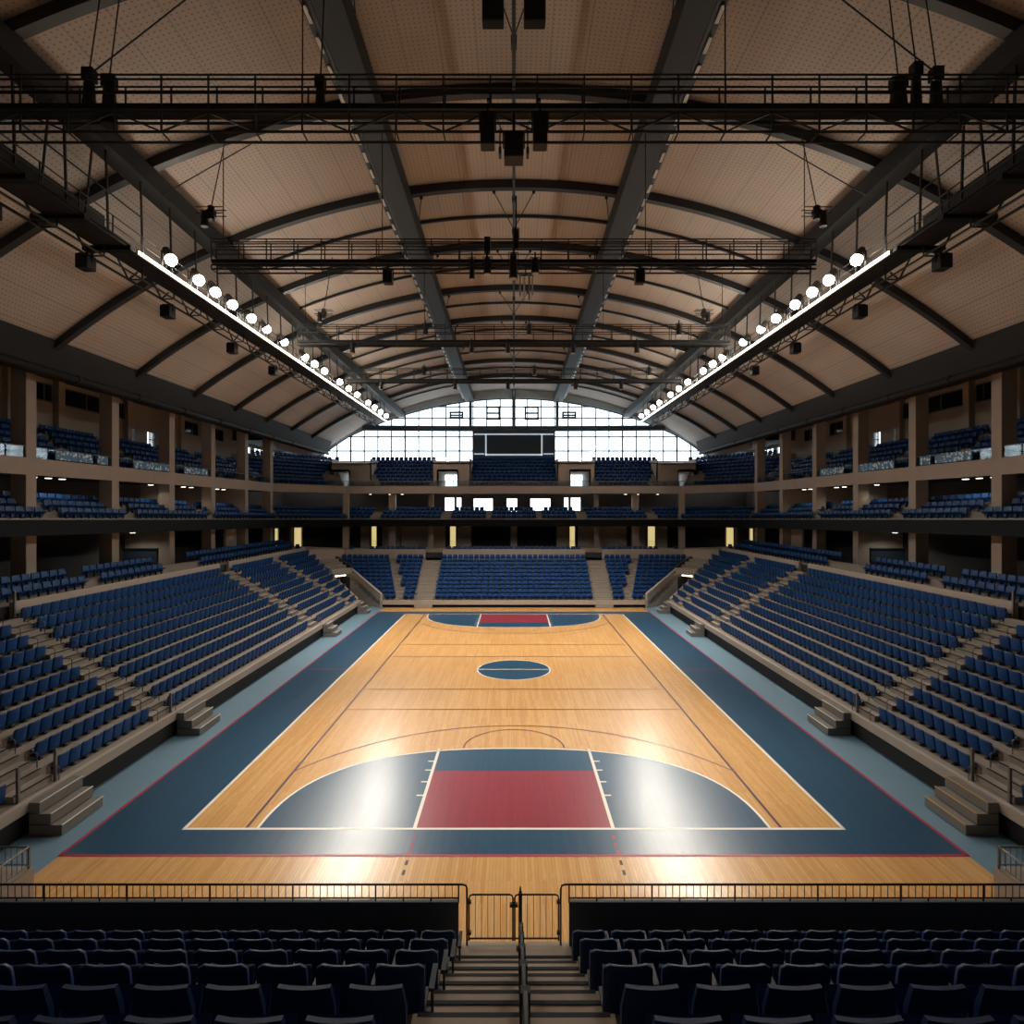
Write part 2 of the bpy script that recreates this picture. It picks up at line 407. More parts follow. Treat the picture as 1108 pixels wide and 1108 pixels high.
for s in (-1, 1):
    for (xa, ya, xb, yb) in ((7.5, 15.2, 9.5, 13.2), (9.2, 21.2, 10.8, 18.2)):
        b = MB(); b.tube([(s * xa, ya, roof_z(xa, ya) - .5), (s * xb, yb, 18.4)], .018, 6); b.build('sway_cable', M['steel_dark'], ceiling)
    b = MB(); b.tube([(0, 11.9, 20.6), (s * 2.5, 15.2, roof_z(2.5, 15.2) - .45)], .022, 6); b.build('brace_rod', M['steel_dark'], ceiling)

# ------------------------------------------------------------------ walls with openings
def wall_cells(u0, u1, z0, z1, holes):
    us = sorted({u0, u1, *[h[0] for h in holes], *[h[1] for h in holes]}); zs = sorted({z0, z1, *[h[2] for h in holes], *[h[3] for h in holes]})
    for i in range(len(us) - 1):
        for j in range(len(zs) - 1):
            uc, zc = (us[i] + us[i + 1]) / 2, (zs[j] + zs[j + 1]) / 2
            if not any(h[0] < uc < h[1] and h[2] < zc < h[3] for h in holes): yield us[i], us[i + 1], zs[j], zs[j + 1]
win_n = [1]; door_n = [0]
def window(holes_axis, a0, a1, z0, z1, pos, nv=1, nh=1, fr=.05, axis='y', m=None):
    """a framed pane in an opening: axis 'y' = the wall faces along Y, at y=pos"""
    win_n[0] += 1
    b = MB()
    def bx(u0, u1, w0, w1, d):
        b.box(u0, u1, pos - d, pos + d, w0, w1) if axis == 'y' else b.box(pos - d, pos + d, u0, u1, w0, w1)
    bx(a0, a0 + fr, z0, z1, .06); bx(a1 - fr, a1, z0, z1, .06); bx(a0, a1, z0, z0 + fr, .06); bx(a0, a1, z1 - fr, z1, .06)
    for k in range(1, nv): u = a0 + (a1 - a0) * k / nv; bx(u - fr / 2, u + fr / 2, z0, z1, .05)
    for k in range(1, nh): w = z0 + (z1 - z0) * k / nh; bx(a0, a1, w - fr / 2, w + fr / 2, .05)
    o = tag(b.build('window_%d' % win_n[0], M['mullion']), kind='structure')
    b = MB(); b.v = []
    if axis == 'y': b.box(a0 + .01, a1 - .01, pos - .012, pos + .012, z0 + .01, z1 - .01)
    else: b.box(pos - .012, pos + .012, a0 + .01, a1 - .01, z0 + .01, z1 - .01)
    b.build('pane', m or M['glass'], o)
    return o
k_ = ENDY / 642
def PXX(p): return (p - 556) * k_
def PZ(y): return H - (y - 550) * k_
end_wins = [(481, 492, 538, 553), (493.6, 499.5, 538, 553), (512, 533.5, 539, 553), (548, 560, 539, 554), (573.5, 596, 539, 553), (610, 615.5, 538, 553), (617.3, 628.5, 538, 553)]
holes_end = [(PXX(a), PXX(c), PZ(e), PZ(d)) for a, c, d, e in end_wins]
vom = [(-8.05, -6.05), (6.05, 8.05), (-19.3, -17.7), (17.7, 19.3)]
holes_vom = [(a, c, 10.9, 12.75) for a, c in vom]
b = MB()
for u0, u1, z0, z1 in wall_cells(-WX - .3, WX + .3, 0, 14.3, holes_end + holes_vom): b.box(u0, u1, ENDY, ENDY + .3, z0, z1)
wall_end = b.build('wall_end', M['beige_wall']); tag(wall_end, kind='structure')
# arch above the window, between glazing head and roof
GR = (22.3 ** 2 + 6.1 ** 2) / 12.2
def glaz_z(x): return 21.6 - (GR - math.sqrt(GR * GR - x * x))
b = MB(); n = 64; v = []
for i in range(n + 1):
    x = -WX + 2 * WX * i / n
    g = min(glaz_z(x), roof_z(min(abs(x), 22.9), ENDY) - .1) if abs(x) < 22.6 else 14.3
    t = roof_z(min(abs(x), 23), ENDY) + .3 if abs(x) < 23 else EDGE + .3
    for yy in (ENDY - .35, ENDY + .3): v += [(x, yy, g), (x, yy, t)]
f = []
for i in range(n):
    a = i * 4; c = a + 4
    f += [(a, c, c + 1, a + 1), (a + 2, a + 3, c + 3, c + 2), (a, a + 2, c + 2, c), (a + 1, c + 1, c + 3, a + 3)]
b.add(v, f); b.build('arch_band', M['pale_band'], wall_end)
# the great end window
b = MB()
for i in range(-14, 15):
    x = i * 1.58
    zt = min(glaz_z(x), roof_z(min(abs(x), 22.9), ENDY))
    w = .062 if i % 4 else .085
    b.box(x - w, x + w, ENDY - .1, ENDY + .05, 14.2, zt)
for zz, w in ((15.46, .075), (17.1, .075), (19.25, .075), (20.6, .075), (16.3, .0)):
    if not w: continue
    xm = 22 if zz < 16 else math.sqrt(max(0, GR * GR - (GR - (21.6 - zz)) ** 2))
    b.box(-xm, xm, ENDY - .08, ENDY + .04, zz - w, zz + w)
n = 60
pts = [(-22.2 + 44.4 * i / n, ENDY - .05, min(glaz_z(-22.2 + 44.4 * i / n), roof_z(abs(-22.2 + 44.4 * i / n), ENDY) - .1) - .06) for i in range(n + 1)]
b.tube(pts, .1, 6)
window_1 = tag(b.build('window_1', M['mullion']), kind='structure')
b = MB(); v = []
for i in range(n + 1):
    x = -22.4 + 44.8 * i / n; zt = min(glaz_z(x), roof_z(min(abs(x), 22.9), ENDY) - .05)
    v += [(x, ENDY + .1, 14.1), (x, ENDY + .1, zt), (x, ENDY + .124, 14.1), (x, ENDY + .124, zt)]
f = []
for i in range(n):
    a = i * 4; c = a + 4; f += [(a, c, c + 1, a + 1), (a + 2, a + 3, c + 3, c + 2)]
b.add(v, f); b.build('pane', M['glass'], window_1)
b = MB()                                                          # bowed transom truss across the window
pts = [(x, ENDY - .5 - .25 * (1 - (x / 17.5) ** 2), 17.75 + .12 * (x / 17.5) ** 2) for x in [-17.5 + 35 * i / 30 for i in range(31)]]
for dz in (0, .42): b.tube([(p[0], p[1], p[2] + dz) for p in pts], .12, 6)
for i in range(30): b.bar((pts[i][0], pts[i][1], pts[i][2] + (0 if i % 2 else .42)), (pts[i + 1][0], pts[i + 1][1], pts[i + 1][2] + (.42 if i % 2 else 0)), .07)
b.add([(p[0], p[1] + .12, p[2] + d) for d in (.02, .4) for p in pts], [(i, i + 1, 32 + i, 31 + i) for i in range(30)])
b.build('transom_truss', M['mullion'], window_1)
for x, r in ((0, .2), (-5.0, .17), (5.0, .17)):
    b = MB(); b.box(x - r, x + r, ENDY - .7, ENDY - .4, 18.1, roof_z(x, ENDY - .5) - .1)
    b.build('window_mast', M['mullion'], window_1)
for a, c, y0, y1 in ((486.5, 501.5, 445.5, 453.5), (526, 541, 440, 454.5), (567.5, 583, 440, 454.5), (608, 623.5, 445.5, 453.5)):
    x0, x1, z0, z1 = PXX(a), PXX(c), PZ(y1), PZ(y0); b = MB(); w = .2
    b.box(x0, x1, ENDY - .2, ENDY - .06, z0, z0 + w * 1.3); b.box(x0, x1, ENDY - .2, ENDY - .06, z1 - w, z1)
    b.box(x0, x0 + w, ENDY - .2, ENDY - .06, z0, z1); b.box(x1 - w, x1, ENDY - .2, ENDY - .06, z0, z1)
    b.box(x0, x1, ENDY - .2, ENDY - .06, (z0 + z1) / 2 - .1, (z0 + z1) / 2 + .1)
    b.build('vent_frame', M['mullion'], window_1)
for h in holes_end: window(None, *h, ENDY + .1, nv=2 if h[1] - h[0] > 1.5 else 1)
for h in holes_vom: window(None, *h, ENDY + .1, nv=2, nh=1)
# side walls
for s in (-1, 1):
    holes = [(58.6, 61.2, 13.6, 15.1), (61.7, 64.6, 13.6, 15.1), (65.1, 68.4, 13.6, 15.1), (41.3, 42.2, 13.35, 14.5), (43.7, 44.6, 13.35, 14.5)]
    b = MB()
    for u0, u1, z0, z1 in wall_cells(-4, ENDY, 0, EDGE + .3, holes): b.box(s * WX, s * (WX + .3), u0, u1, z0, z1)
    w = tag(b.build('wall_' + SIDE[s], M['beige_wall']), kind='structure')
    for h in holes: window(None, *h, s * (WX + .1), nv=3 if h[1] - h[0] > 2 else 2, nh=2, axis='x')
    # dark clerestory strips high on the gallery wall
    for y0, y1 in ((33.0, 34.6), (35.4, 38.6), (40.1, 41.0), (48.2, 50.6), (52, 55)):
        win_n[0] += 1; b = MB(); X = s * (WX - .03)
        b.box(X - s * .05, X, y0, y1, 14.95, 15.02); b.box(X - s * .05, X, y0, y1, 15.93, 16.0)
        for q in (y0, y0 + (y1 - y0) * .62, y1 - .07): b.box(X - s * .05, X, q, q + .07, 14.95, 16.0)
        o = tag(b.build('window_%d' % win_n[0], M['mullion']), kind='structure')
        p = MB(); p.box(X - s * .02, X, y0, y1, 15.0, 15.95); p.build('pane', M['dark_glass'], o)
    # piers on the gallery wall, and the partitions by the third column
    for y in (31.5, 35.0, 39.4, 41.25, 47.8):
        p = MB(); p.box(s * (WX - .35), s * WX, y - .25, y + .25, 11.1, EDGE); p.build('wall_pier', M['beige_wall'], w)
    p = MB(); p.box(s * 22.35, s * 24.4, 38.75, 38.95, 8.1, 10.35); p.build('partition_wall', M['beige_wall'], w)
    p = MB(); p.box(s * 22.35, s * 26.9, 38.75, 38.95, 5.0, 7.45); p.build('partition_wall', M['beige_wall'], w)
    p = MB(); p.box(s * 22.9, s * 23.1, 47.2, 49.0, 5.0, 7.3); p.build('partition_wall', M['beige_wall'], w)
    for y in (44.2, 49.3):
        p = MB(); p.box(s * 22.9, s * 26, y, y + .2, 8.0, 10.35); p.build('partition_wall', M['beige_wall'], w)
    # columns
    for y in (21.6, 27.4, 33.2, 38.7, 44.0, 49.5, 54.6):
        p = MB(); p.box(s * 22.28, s * 23.0, y - .3, y + .3, 4.6, EDGE); p.build('column', M['fascia'], w, bevel=.02)
b = MB(); b.box(-WX, WX, -4.3, -4, 0, 24); tag(b.build('wall_back', M['beige_wall']), kind='structure')

# ------------------------------------------------------------------ seats
def seat_parts(hi=True, top=.84, pan=.44, wd=.43, low=False):
    """returns dict part -> MB in seat space: x across, +y the way the sitter faces, origin on the floor under the back"""
    out = {}
    nu, nv = (8, 7) if hi else (4, 3)
    r = .06; z0 = pan - (.08 if not low else .14); hw = wd / 2
    b = MB(); v = []
    for side in (0, 1):
        for j in range(nv + 1):
            t = j / nv
            z = z0 + (top - z0) * (t if not hi else (1 - (1 - t) ** 1.35))
            dzt = max(0, z - (top - r)); w = hw - r + math.sqrt(max(0, r * r - dzt * dzt)) if hi else (hw - (.03 if j == nv else 0))
            w *= .96 + .04 * t
            for i in range(nu + 1):
                u = -1 + 2 * i / nu; x = u * w
                y = (.025 if not low else .03) * u * u - .12 * (z - z0) - (0 if side else .04) + (.02 * (1 - abs(2 * t - 1)) if side else 0)
                v.append((x, y, z))
    N = (nu + 1) * (nv + 1); f = []
    g = lambda sd, j, i: sd * N + j * (nu + 1) + i
    for j in range(nv):
        for i in range(nu):
            f.append((g(0, j, i), g(0, j, i + 1), g(0, j + 1, i + 1), g(0, j + 1, i)))
            f.append((g(1, j, i + 1), g(1, j, i), g(1, j + 1, i), g(1, j + 1, i + 1)))
    for i in range(nu):
        f.append((g(0, nv, i), g(0, nv, i + 1), g(1, nv, i + 1), g(1, nv, i))); f.append((g(0, 0, i + 1), g(0, 0, i), g(1, 0, i), g(1, 0, i + 1)))
    for j in range(nv):
        f.append((g(0, j, 0), g(0, j + 1, 0), g(1, j + 1, 0), g(1, j, 0))); f.append((g(0, j + 1, nu), g(0, j, nu), g(1, j, nu), g(1, j + 1, nu)))
    b.add(v, f, 0, hi); out['backrest'] = b
    # pan, a dished slab with a rolled front
    b = MB(); v = []; nn = 6 if hi else 3; dp = .17 if not low else .25
    for side in (0, 1):
        for j in range(nn + 1):
            t = j / nn; y = .0 + dp * t
            zz = pan + (.30 if not low else .13) * t + (-.03 * t ** 6 if side else 0) - (0 if side else .05 - .02 * t)
            for i in range(nu + 1):
                u = -1 + 2 * i / nu
                v.append((u * hw * (.94 if t < .85 else .88), y, zz + (.014 * u * u if side else 0)))
    N = (nu + 1) * (nn + 1); f = []
    for j in range(nn):
        for i in range(nu):
            f.append((g(0, j, i + 1) if 0 else j * (nu + 1) + i, (j + 1) * (nu + 1) + i, (j + 1) * (nu + 1) + i + 1, j * (nu + 1) + i + 1))
            q = N; f.append((q + j * (nu + 1) + i, q + j * (nu + 1) + i + 1, q + (j + 1) * (nu + 1) + i + 1, q + (j + 1) * (nu + 1) + i))
    for i in range(nu):
        f.append((i, i + 1, N + i + 1, N + i)); a = nn * (nu + 1); f.append((a + i + 1, a + i, N + a + i, N + a + i + 1))
    for j in range(nn):
        a = j * (nu + 1); c = a + nu + 1; f.append((c, a, N + a, N + c)); f.append((a + nu, c + nu, N + c + nu, N + a + nu))
    b.add(v, f, 0, hi); out['seat_pan'] = b
    b = MB()
    if hi:
        for s in (-1, 1):
            b.box(s * (hw - .03) - .018, s * (hw - .03) + .018, .02, .30, pan - .09, pan - .04)
        b.box(-hw + .02, hw - .02, .03, .08, pan - .1, pan - .06)
        b.box(-.03, .03, .02, .1, 0, pan - .08); b.box(-.07, .07, -.02, .16, 0, .02)
    else: b.box(-.03, .03, .02, .1, 0, pan - .02)
    out['pedestal'] = b
    b = MB(); x = hw + .055
    b.hexa([(x - .025, -.01, pan + .16), (x + .025, -.01, pan + .16), (x + .02, .26, pan + .17), (x - .02, .26, pan + .17)],
           [(x - .028, -.02, pan + .20), (x + .028, -.02, pan + .20), (x + .024, .28, pan + .205), (x - .024, .28, pan + .205)])
    b.box(x - .012, x + .012, .03, .08, pan - .1, pan + .165); b.box(hw - .05, x + .012, .03, .08, pan - .1, pan - .06)
    out['armrest'] = b
    return out
def seat_meshes(kind, **kw):
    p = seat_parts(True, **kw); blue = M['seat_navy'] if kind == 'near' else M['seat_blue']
    return {k: q.mesh(k, blue if k in ('backrest', 'seat_pan') else M['seat_frame']) for k, q in p.items()}
BOWL = dict(top=.58, pan=.26, wd=.455, low=True)
NEAR = dict(top=.85, pan=.40, wd=.465)
near_me = seat_meshes('near', **NEAR); bowl_me = seat_meshes('bowl', **BOWL); bowl_me.pop('armrest')
bowl_lo = seat_parts(False, **BOWL); near_lo = seat_parts(False, **NEAR)
SEATS = []   # (x, y, z, rz, type, label, group)
def plan_seat(x, y, z, rz, typ, label, group=None): SEATS.append((x, y, z, rz, typ, label, group))

# ------------------------------------------------------------------ lower side stands
NR = 10; RUN = .635; RISE = .38; Z0 = .92
AISLES = [(15.8, 17.15), (21.95, 23.05), (39.15, 40.4), (47.8, 48.7)]
def row_x(i): return 13.66 + RUN * (i - 1) if i else PX
def diag_y(x): return 50.9 + (x - 13.3)
for s in (-1, 1):
    st = empty('grandstand', (0, 0, 0), 0, 'stepped concrete lower stand along the %s side of the court' % SIDE[s], 'grandstand')
    b = MB()
    for i in range(NR):
        xa, xb = row_x(i), row_x(i + 1); z = Z0 + RISE * i; y1 = diag_y(xa)
        lo = [(s * xa, 9.0), (s * xb, 9.0), (s * xb, diag_y(xb)), (s * xa, y1)]
        if s < 0: lo = lo[::-1]
        zb = z - .5 if i else .62
        b.hexa([(x, y, zb) for x, y in lo], [(x, y, z) for x, y in lo])
    b.build('tier_steps', M['concrete'], st)
    b = MB(); b.box(s * (PX + .06), s * 19.3, 9.0, 50.9, 0.01, .59); b.build('undercroft_shade', M['black'], st)  # black box stands in for the shade of the open recess
    b = MB(); b.box(s * (PX - .05), s * (PX + .1), 9.0, 50.8, .62, Z0 + .02); b.build('front_fascia', M['fascia'], st, bevel=.015)
    for y0, y1 in AISLES:
        b = MB()
        for i in range(1, NR): b.box(s * (row_x(i) - .32), s * row_x(i), y0, y1, Z0 + RISE * (i - 1), Z0 + RISE * (i - .5))
        b.box(s * row_x(NR) - .0, s * (row_x(NR) - .32), y0, y1, Z0 + RISE * 9, Z0 + RISE * 9.5)
        b.build('aisle_stair', M['step_concrete'], st)
        b = MB()
        for i in range(1, NR):
            for q in (0, .32): b.box(s * (row_x(i) - .32 + q - .02), s * (row_x(i) - .32 + q + .035), y0 + .03, y1 - .03, Z0 + RISE * (i - .5) + (RISE / 2 if q else 0) - .012, Z0 + RISE * (i - .5) + (RISE / 2 if q else 0) + .008)
        b.build('nosing_and_shade_strip', M['steel_dark'], st)  # strips added for dark step shading; only the central stair has real nosings
    for (y0, y1) in ((23.05, 39.2), (40.4, 55.2)):
        b = MB(); b.box(s * 19.4, s * 19.62, y0, y1, 4.2, 5.15); b.build('back_wall', M['fascia'], st, bevel=.02)
    b = MB(); b.box(s * 19.4, s * 19.62, 10, 21.9, 4.2, 4.95); b.build('back_wall', M['fascia'], st)
    b = MB(); q = [(19.4, 55.2), (19.62, 55.2), (17.0, 59.5), (16.8, 59.25)]; q = [(s * x, y) for x, y in q]
    if s < 0: q = q[::-1]
    b.hexa([(x, y, 3.4) for x, y in q], [(x, y, 4.95 if y < 57 else 4.7) for x, y in q]); b.build('back_wall', M['fascia'], st)
    # seats of the three blocks
    for i in range(NR):
        xs_ = row_x(i + 1) - .16; z = Z0 + RISE * i
        blocks = [(17.2, 21.9, 'near'), (23.1, 39.1, 'far'), (40.45, 47.75, 'end'), (48.75, diag_y(xs_ - .4) - .1, 'last')]
        for y0, y1, kind in blocks:
            n = int((y1 - y0) / .49)
            for k in range(n):
                y = y0 + .245 + k * .49 if kind != 'near' else y1 - .245 - k * .49
                lab = None
                if kind == 'near': lab = 'blue seat, %s stand, %s row up, %s on near side of middle aisle' % (SIDE[s], ordw(i + 1), ordw(k + 1))
                if kind == 'far': lab = 'blue seat, %s stand, %s row up, %s beyond the middle aisle' % (SIDE[s], ordw(i + 1), ordw(k + 1))
                plan_seat(s * xs_, y, z, PI / 2 if s < 0 else -PI / 2, 'bowl', lab, 'blue seats in the %s lower stand' % SIDE[s])
        y = 0
    for y0 in (14.0, 14.5, 15.0, 15.5):
        for i in range(NR): plan_seat(s * (row_x(i + 1) - .16), y0, Z0 + RISE * i, -s * -PI / 2 if 0 else (PI / 2 if s < 0 else -PI / 2), 'bowl', None)
    # step units from the court up to each aisle
    for k, (yc, wy) in enumerate(((16.75, 1.6), (23.75, 1.6), (41.2, 1.3), (49.9, 1.0))):
        b = MB()
        for j in range(3): b.box(s * (PX - .06), s * (PX - .95 + .3 * j), yc - wy / 2, yc + wy / 2, .3 * j * .98 + .01, .3 * (j + 1) - .02)
        o = tag(b.build('access_steps', M['metal_steps'], bevel=.01), '%s concrete steps from the court edge up to the %s stand' % (('nearest three', 'second three', 'third three', 'farthest three')[k], SIDE[s]), 'steps', 'steps up to the stands')
        e = MB()
        for j in range(3): e.box(s * (PX - .97 + .3 * j), s * (PX - .93 + .3 * j), yc - wy / 2, yc + wy / 2, .3 * (j + 1) - .02, .3 * (j + 1) - .008)
        e.build('step_nosing', M['white_line'] if not (k == 0 and s > 0) else M['yellow'], o)
    # hand posts at the row ends
    for a, y in ((1, 23.07), (1, 21.93), (2, 40.42), (0, 17.17)):
        h = empty('aisle_handrail', (0, 0, 0), 0, 'row-end posts on the %s of the %s stair aisle, %s stand' % ('far side' if y in (23.07, 40.42, 17.17) else 'near side', ('nearest', 'middle', 'far')[a], SIDE[s]), 'handrail')
        for i in range(NR):
            x = row_x(i + 1) - .5; z = Z0 + RISE * i; p = MB()
            p.tube([(s * x, y, z), (s * x, y, z + .38), (s * (x + .05), y, z + .43), (s * (x + .3), y, z + .43), (s * (x + .35), y, z + .38), (s * (x + .35), y, z)], .017, 6)
            p.build('post', M['grey_post'], h)
    for k, (x, y, z, h_) in enumerate(((19.36, 23.0, 4.3, 1.3), (13.25, 22.9, Z0, .75), (13.25, 17.15, Z0, .95), (13.25, 15.85, Z0, .95))):
        p = MB(); p.box(s * x - .035, s * x + .035, y - .035, y + .035, z, z + h_); p.box(s * x - .05, s * x + .05, y - .05, y + .05, z, z + .03)
        tag(p.build('guard_post', M['grey_post']), 'grey square post %s, %s stand' % (('at the top of the middle aisle', 'at the foot of the middle aisle', 'far side at foot of nearest aisle', 'near side at foot of nearest aisle')[k], SIDE[s]), 'post')

# ------------------------------------------------------------------ end lower stand and corner tunnels
ER = 11; ERUN = .53; ERISE = .305; EZ = .65; EY = 52.5
def ey(j): return EY + .45 + ERUN * (j - 1) if j else EY
def ex(y): return 11.85 + (y - 52.5)
est = empty('grandstand', (0, 0, 0), 0, 'stepped concrete stand at the far end of the court', 'grandstand')
b = MB()
for j in range(ER):
    ya, yb = ey(j), ey(j + 1); z = EZ + ERISE * j
    lo = [(-ex(ya), ya), (ex(ya), ya), (ex(yb), yb), (-ex(yb), yb)]
    b.hexa([(x, y, .3 if not j else z - .5) for x, y in lo], [(x, y, z) for x, y in lo])
b.build('tier_steps', M['concrete'], est)
b = MB(); b.box(-11.6, 11.6, EY - .05, EY + .1, .28, EZ + .02); b.build('front_fascia', M['fascia'], est)
b = MB(); b.box(-11.9, 11.9, EY + .5, EY + .6, .01, .35); b.build('undercroft_shade', M['black'], est)  # black sheet stands in for shade under the end stand
for s in (-1, 1):
    b = MB()
    b.box(s * 7.2, s * 8.75, EY - .35, EY, 0.01, .35)
    for j in range(1, ER): b.box(s * 7.2, s * 8.75, ey(j) - .26, ey(j), EZ + ERISE * (j - 1), EZ + ERISE * (j - .5))
    b.build('aisle_stair', M['step_concrete'], est)
    b = MB(); p0 = (s * 8.8, 59.25); b.box(s * 8.8, s * 16.8, 59.05, 59.3, 3.6, 4.72); b.build('back_wall', M['fascia'], est)
    for j in range(1, ER):
        b = MB(); xa = s * (10.25 + .17 * j); b.box(xa - .2, xa + .2, ey(j) - .26, ey(j), EZ + ERISE * (j - 1), EZ + ERISE * (j - .5)); b.build('aisle_step', M['step_concrete'], est)
    t = MB(); t.tube([(s * 8.8, 53.4, EZ), (s * 8.8, 53.4, EZ + .6), (s * 8.8, 53.0, EZ + .6), (s * 8.8, 53.0, EZ)], .025, 6)
    tag(t.build('stair_hoop', M['grey_post']), 'small grey hoop rail at the foot of the far end stair, %s stair' % SIDE[s], 'handrail')
b = MB(); b.box(-7.1, 7.1, 59.05, 59.3, 3.6, 4.72); b.build('back_wall', M['fascia'], est)
for j in range(ER):
    yy = ey(j + 1) - .13; z = EZ + ERISE * j
    for x0, x1 in ((-7.05, 7.05),):
        n = int((x1 - x0) / .52)
        for k in range(n): plan_seat(x0 + .26 + k * (x1 - x0) / n, yy, z, PI, 'bowl', None)
    for s in (-1, 1):
        xa = 10.25 + .17 * j
        for x0, x1 in ((8.85, xa - .25), (xa + .25, ex(yy) - .15)):
            n = int((x1 - x0) / .52)
            for k in range(n): plan_seat(s * (x0 + .26 + k * .52), yy, z, PI, 'bowl', None)
for s in (-1, 1):
    tn = empty('corner_tunnel', (0, 0, 0), 0, 'concrete players tunnel opening between the side and end stands, %s corner' % SIDE[s], 'tunnel')
    def quadwall(p0, p1, z00, z01, z10, z11, th, name, m):
        """wall between plan points p0,p1, thickness th towards the outside"""
        d = Vector((p1[0] - p0[0], p1[1] - p0[1])).normalized(); nrm = Vector((-d.y, d.x)) * th
        lo = [(p0[0], p0[1], z00), (p1[0], p1[1], z10), (p1[0] + nrm.x, p1[1] + nrm.y, z10), (p0[0] + nrm.x, p0[1] + nrm.y, z00)]
        hi = [(p0[0], p0[1], z01), (p1[0], p1[1], z11), (p1[0] + nrm.x, p1[1] + nrm.y, z11), (p0[0] + nrm.x, p0[1] + nrm.y, z01)]
        for q in (lo, hi):
            for i in range(4): q[i] = (s * q[i][0], q[i][1], q[i][2])
        if (nrm.x * d.y - nrm.y * d.x) * s > 0: lo, hi = lo[::-1], hi[::-1]
        bb = MB(); bb.hexa(lo, hi); return bb.build(name, m, tn)
    A, B_ = (11.8, 52.45), (15.5, 56.15)
    Cc, Dd = (13.35, 50.9), (16.95, 54.6)
    quadwall(A, B_, .01, 1.25, .01, 3.15, .22, 'cheek_wall', M['fascia'])
    quadwall(Cc, Dd, .01, 1.1, .01, 2.95, -.15, 'cheek_wall', M['fascia'])
    quadwall(B_, Dd, 2.62, 3.15, 2.62, 3.15, -.4, 'lintel', M['fascia'])
    E_, F_ = (18.5, 59.2), (19.9, 57.6)
    quadwall(B_, E_, .01, 3.4, .01, 4.4, .22, 'cheek_wall', M['dark_wall'])
    quadwall(Dd, F_, .01, 3.1, .01, 4.4, -.15, 'cheek_wall', M['dark_wall'])
    bb = MB(); q = [(15.5, 56.15), (16.95, 54.6), (19.9, 57.6), (18.5, 59.2)]; q = [(s * x, y) for x, y in q]
    if s < 0: q = q[::-1]
    bb.hexa([(x, y, 2.55) for x, y in q], [(x, y, 2.65) for x, y in q]); bb.build('tunnel_ceiling', M['dark_wall'], tn)
    bb = MB()                                                     # stair over the tunnel roof
    for k in range(6):
        t0, t1 = k / 6, (k + 1) / 6
        l = lambda a, c, t: (a[0] + (c[0] - a[0]) * t, a[1] + (c[1] - a[1]) * t)
        q = [l(B_, E_, t0), l(Dd, F_, t0), l(Dd, F_, t1), l(B_, E_, t1)]; q = [(s * x, y) for x, y in q]
        if s < 0: q = q[::-1]
        bb.hexa([(x, y, 2.65) for x, y in q], [(x, y, 3.16 + .24 * k) for x, y in q])
    bb.build('roof_stair', M['step_concrete'], tn)
    bb = MB(); bb.tube([(s * 15.9, 56.0, 2.5), (s * 16.9, 54.95, 2.5)], .09, 8)
    tag(bb.build('tunnel_lamp', M['downlight']), 'bright tube lamp under the lintel of the %s corner tunnel' % SIDE[s], 'lamp')

# ------------------------------------------------------------------ upper levels that follow a bent plan line
def off(path, d):
    """offset an open plan path to its left by d (mitred)"""
    P = [Vector(p) for p in path]; out = []
    for i in range(len(P)):
        ns = []
        if i: t = (P[i] - P[i - 1]).normalized(); ns.append(Vector((-t.y, t.x)))
        if i < len(P) - 1: t = (P[i + 1] - P[i]).normalized(); ns.append(Vector((-t.y, t.x)))
        if len(ns) == 1: out.append(P[i] + ns[0] * d)
        else:
            m = (ns[0] + ns[1]).normalized(); out.append(P[i] + m * (d / m.dot(ns[0])))
    return out
def strip(b, A, Bp, zt, zb, mi=0, cuts=(), segs=None):
    """prism between two offset paths, left open where it faces Y inside the cuts"""
    n = len(A)
    cl = lambda p: Vector((max(-26.9, min(26.9, p.x)), min(p.y, 68.9)))
    quads = []
    for i in range(n - 1):
        if segs is not None and i not in segs: continue
        a, c, d, e = cl(A[i]), cl(A[i + 1]), cl(Bp[i + 1]), cl(Bp[i])
        if cuts and abs(a.y - c.y) < .01:
            sg = 1 if c.x > a.x else -1
            xs = sorted([x for k in cuts for x in k], key=lambda x: x * sg)
            pts = [(a, e)] + [(Vector((x, a.y)), Vector((x, e.y))) for x in xs] + [(c, d)]
            for k in range(0, len(pts), 2): quads.append([pts[k][0], pts[k + 1][0], pts[k + 1][1], pts[k][1]])
        else: quads.append([a, c, d, e])
    for q in quads:
        b.hexa([(p.x, p.y, zb(p.y)) for p in q], [(p.x, p.y, zt(p.y)) for p in q], mi)
def level_path(x, yc, xe, ye, y0=10): # drawn so that its left side is the outside
    return [(x, y0), (x, yc), (xe, ye), (-xe, ye), (-x, yc), (-x, y0)][::-1]
def mir(path): return path
def outside(path):
    t = Vector(path[1]) - Vector(path[0]); return -1 if (-t.y) * (path[0][0]) < 0 else 1
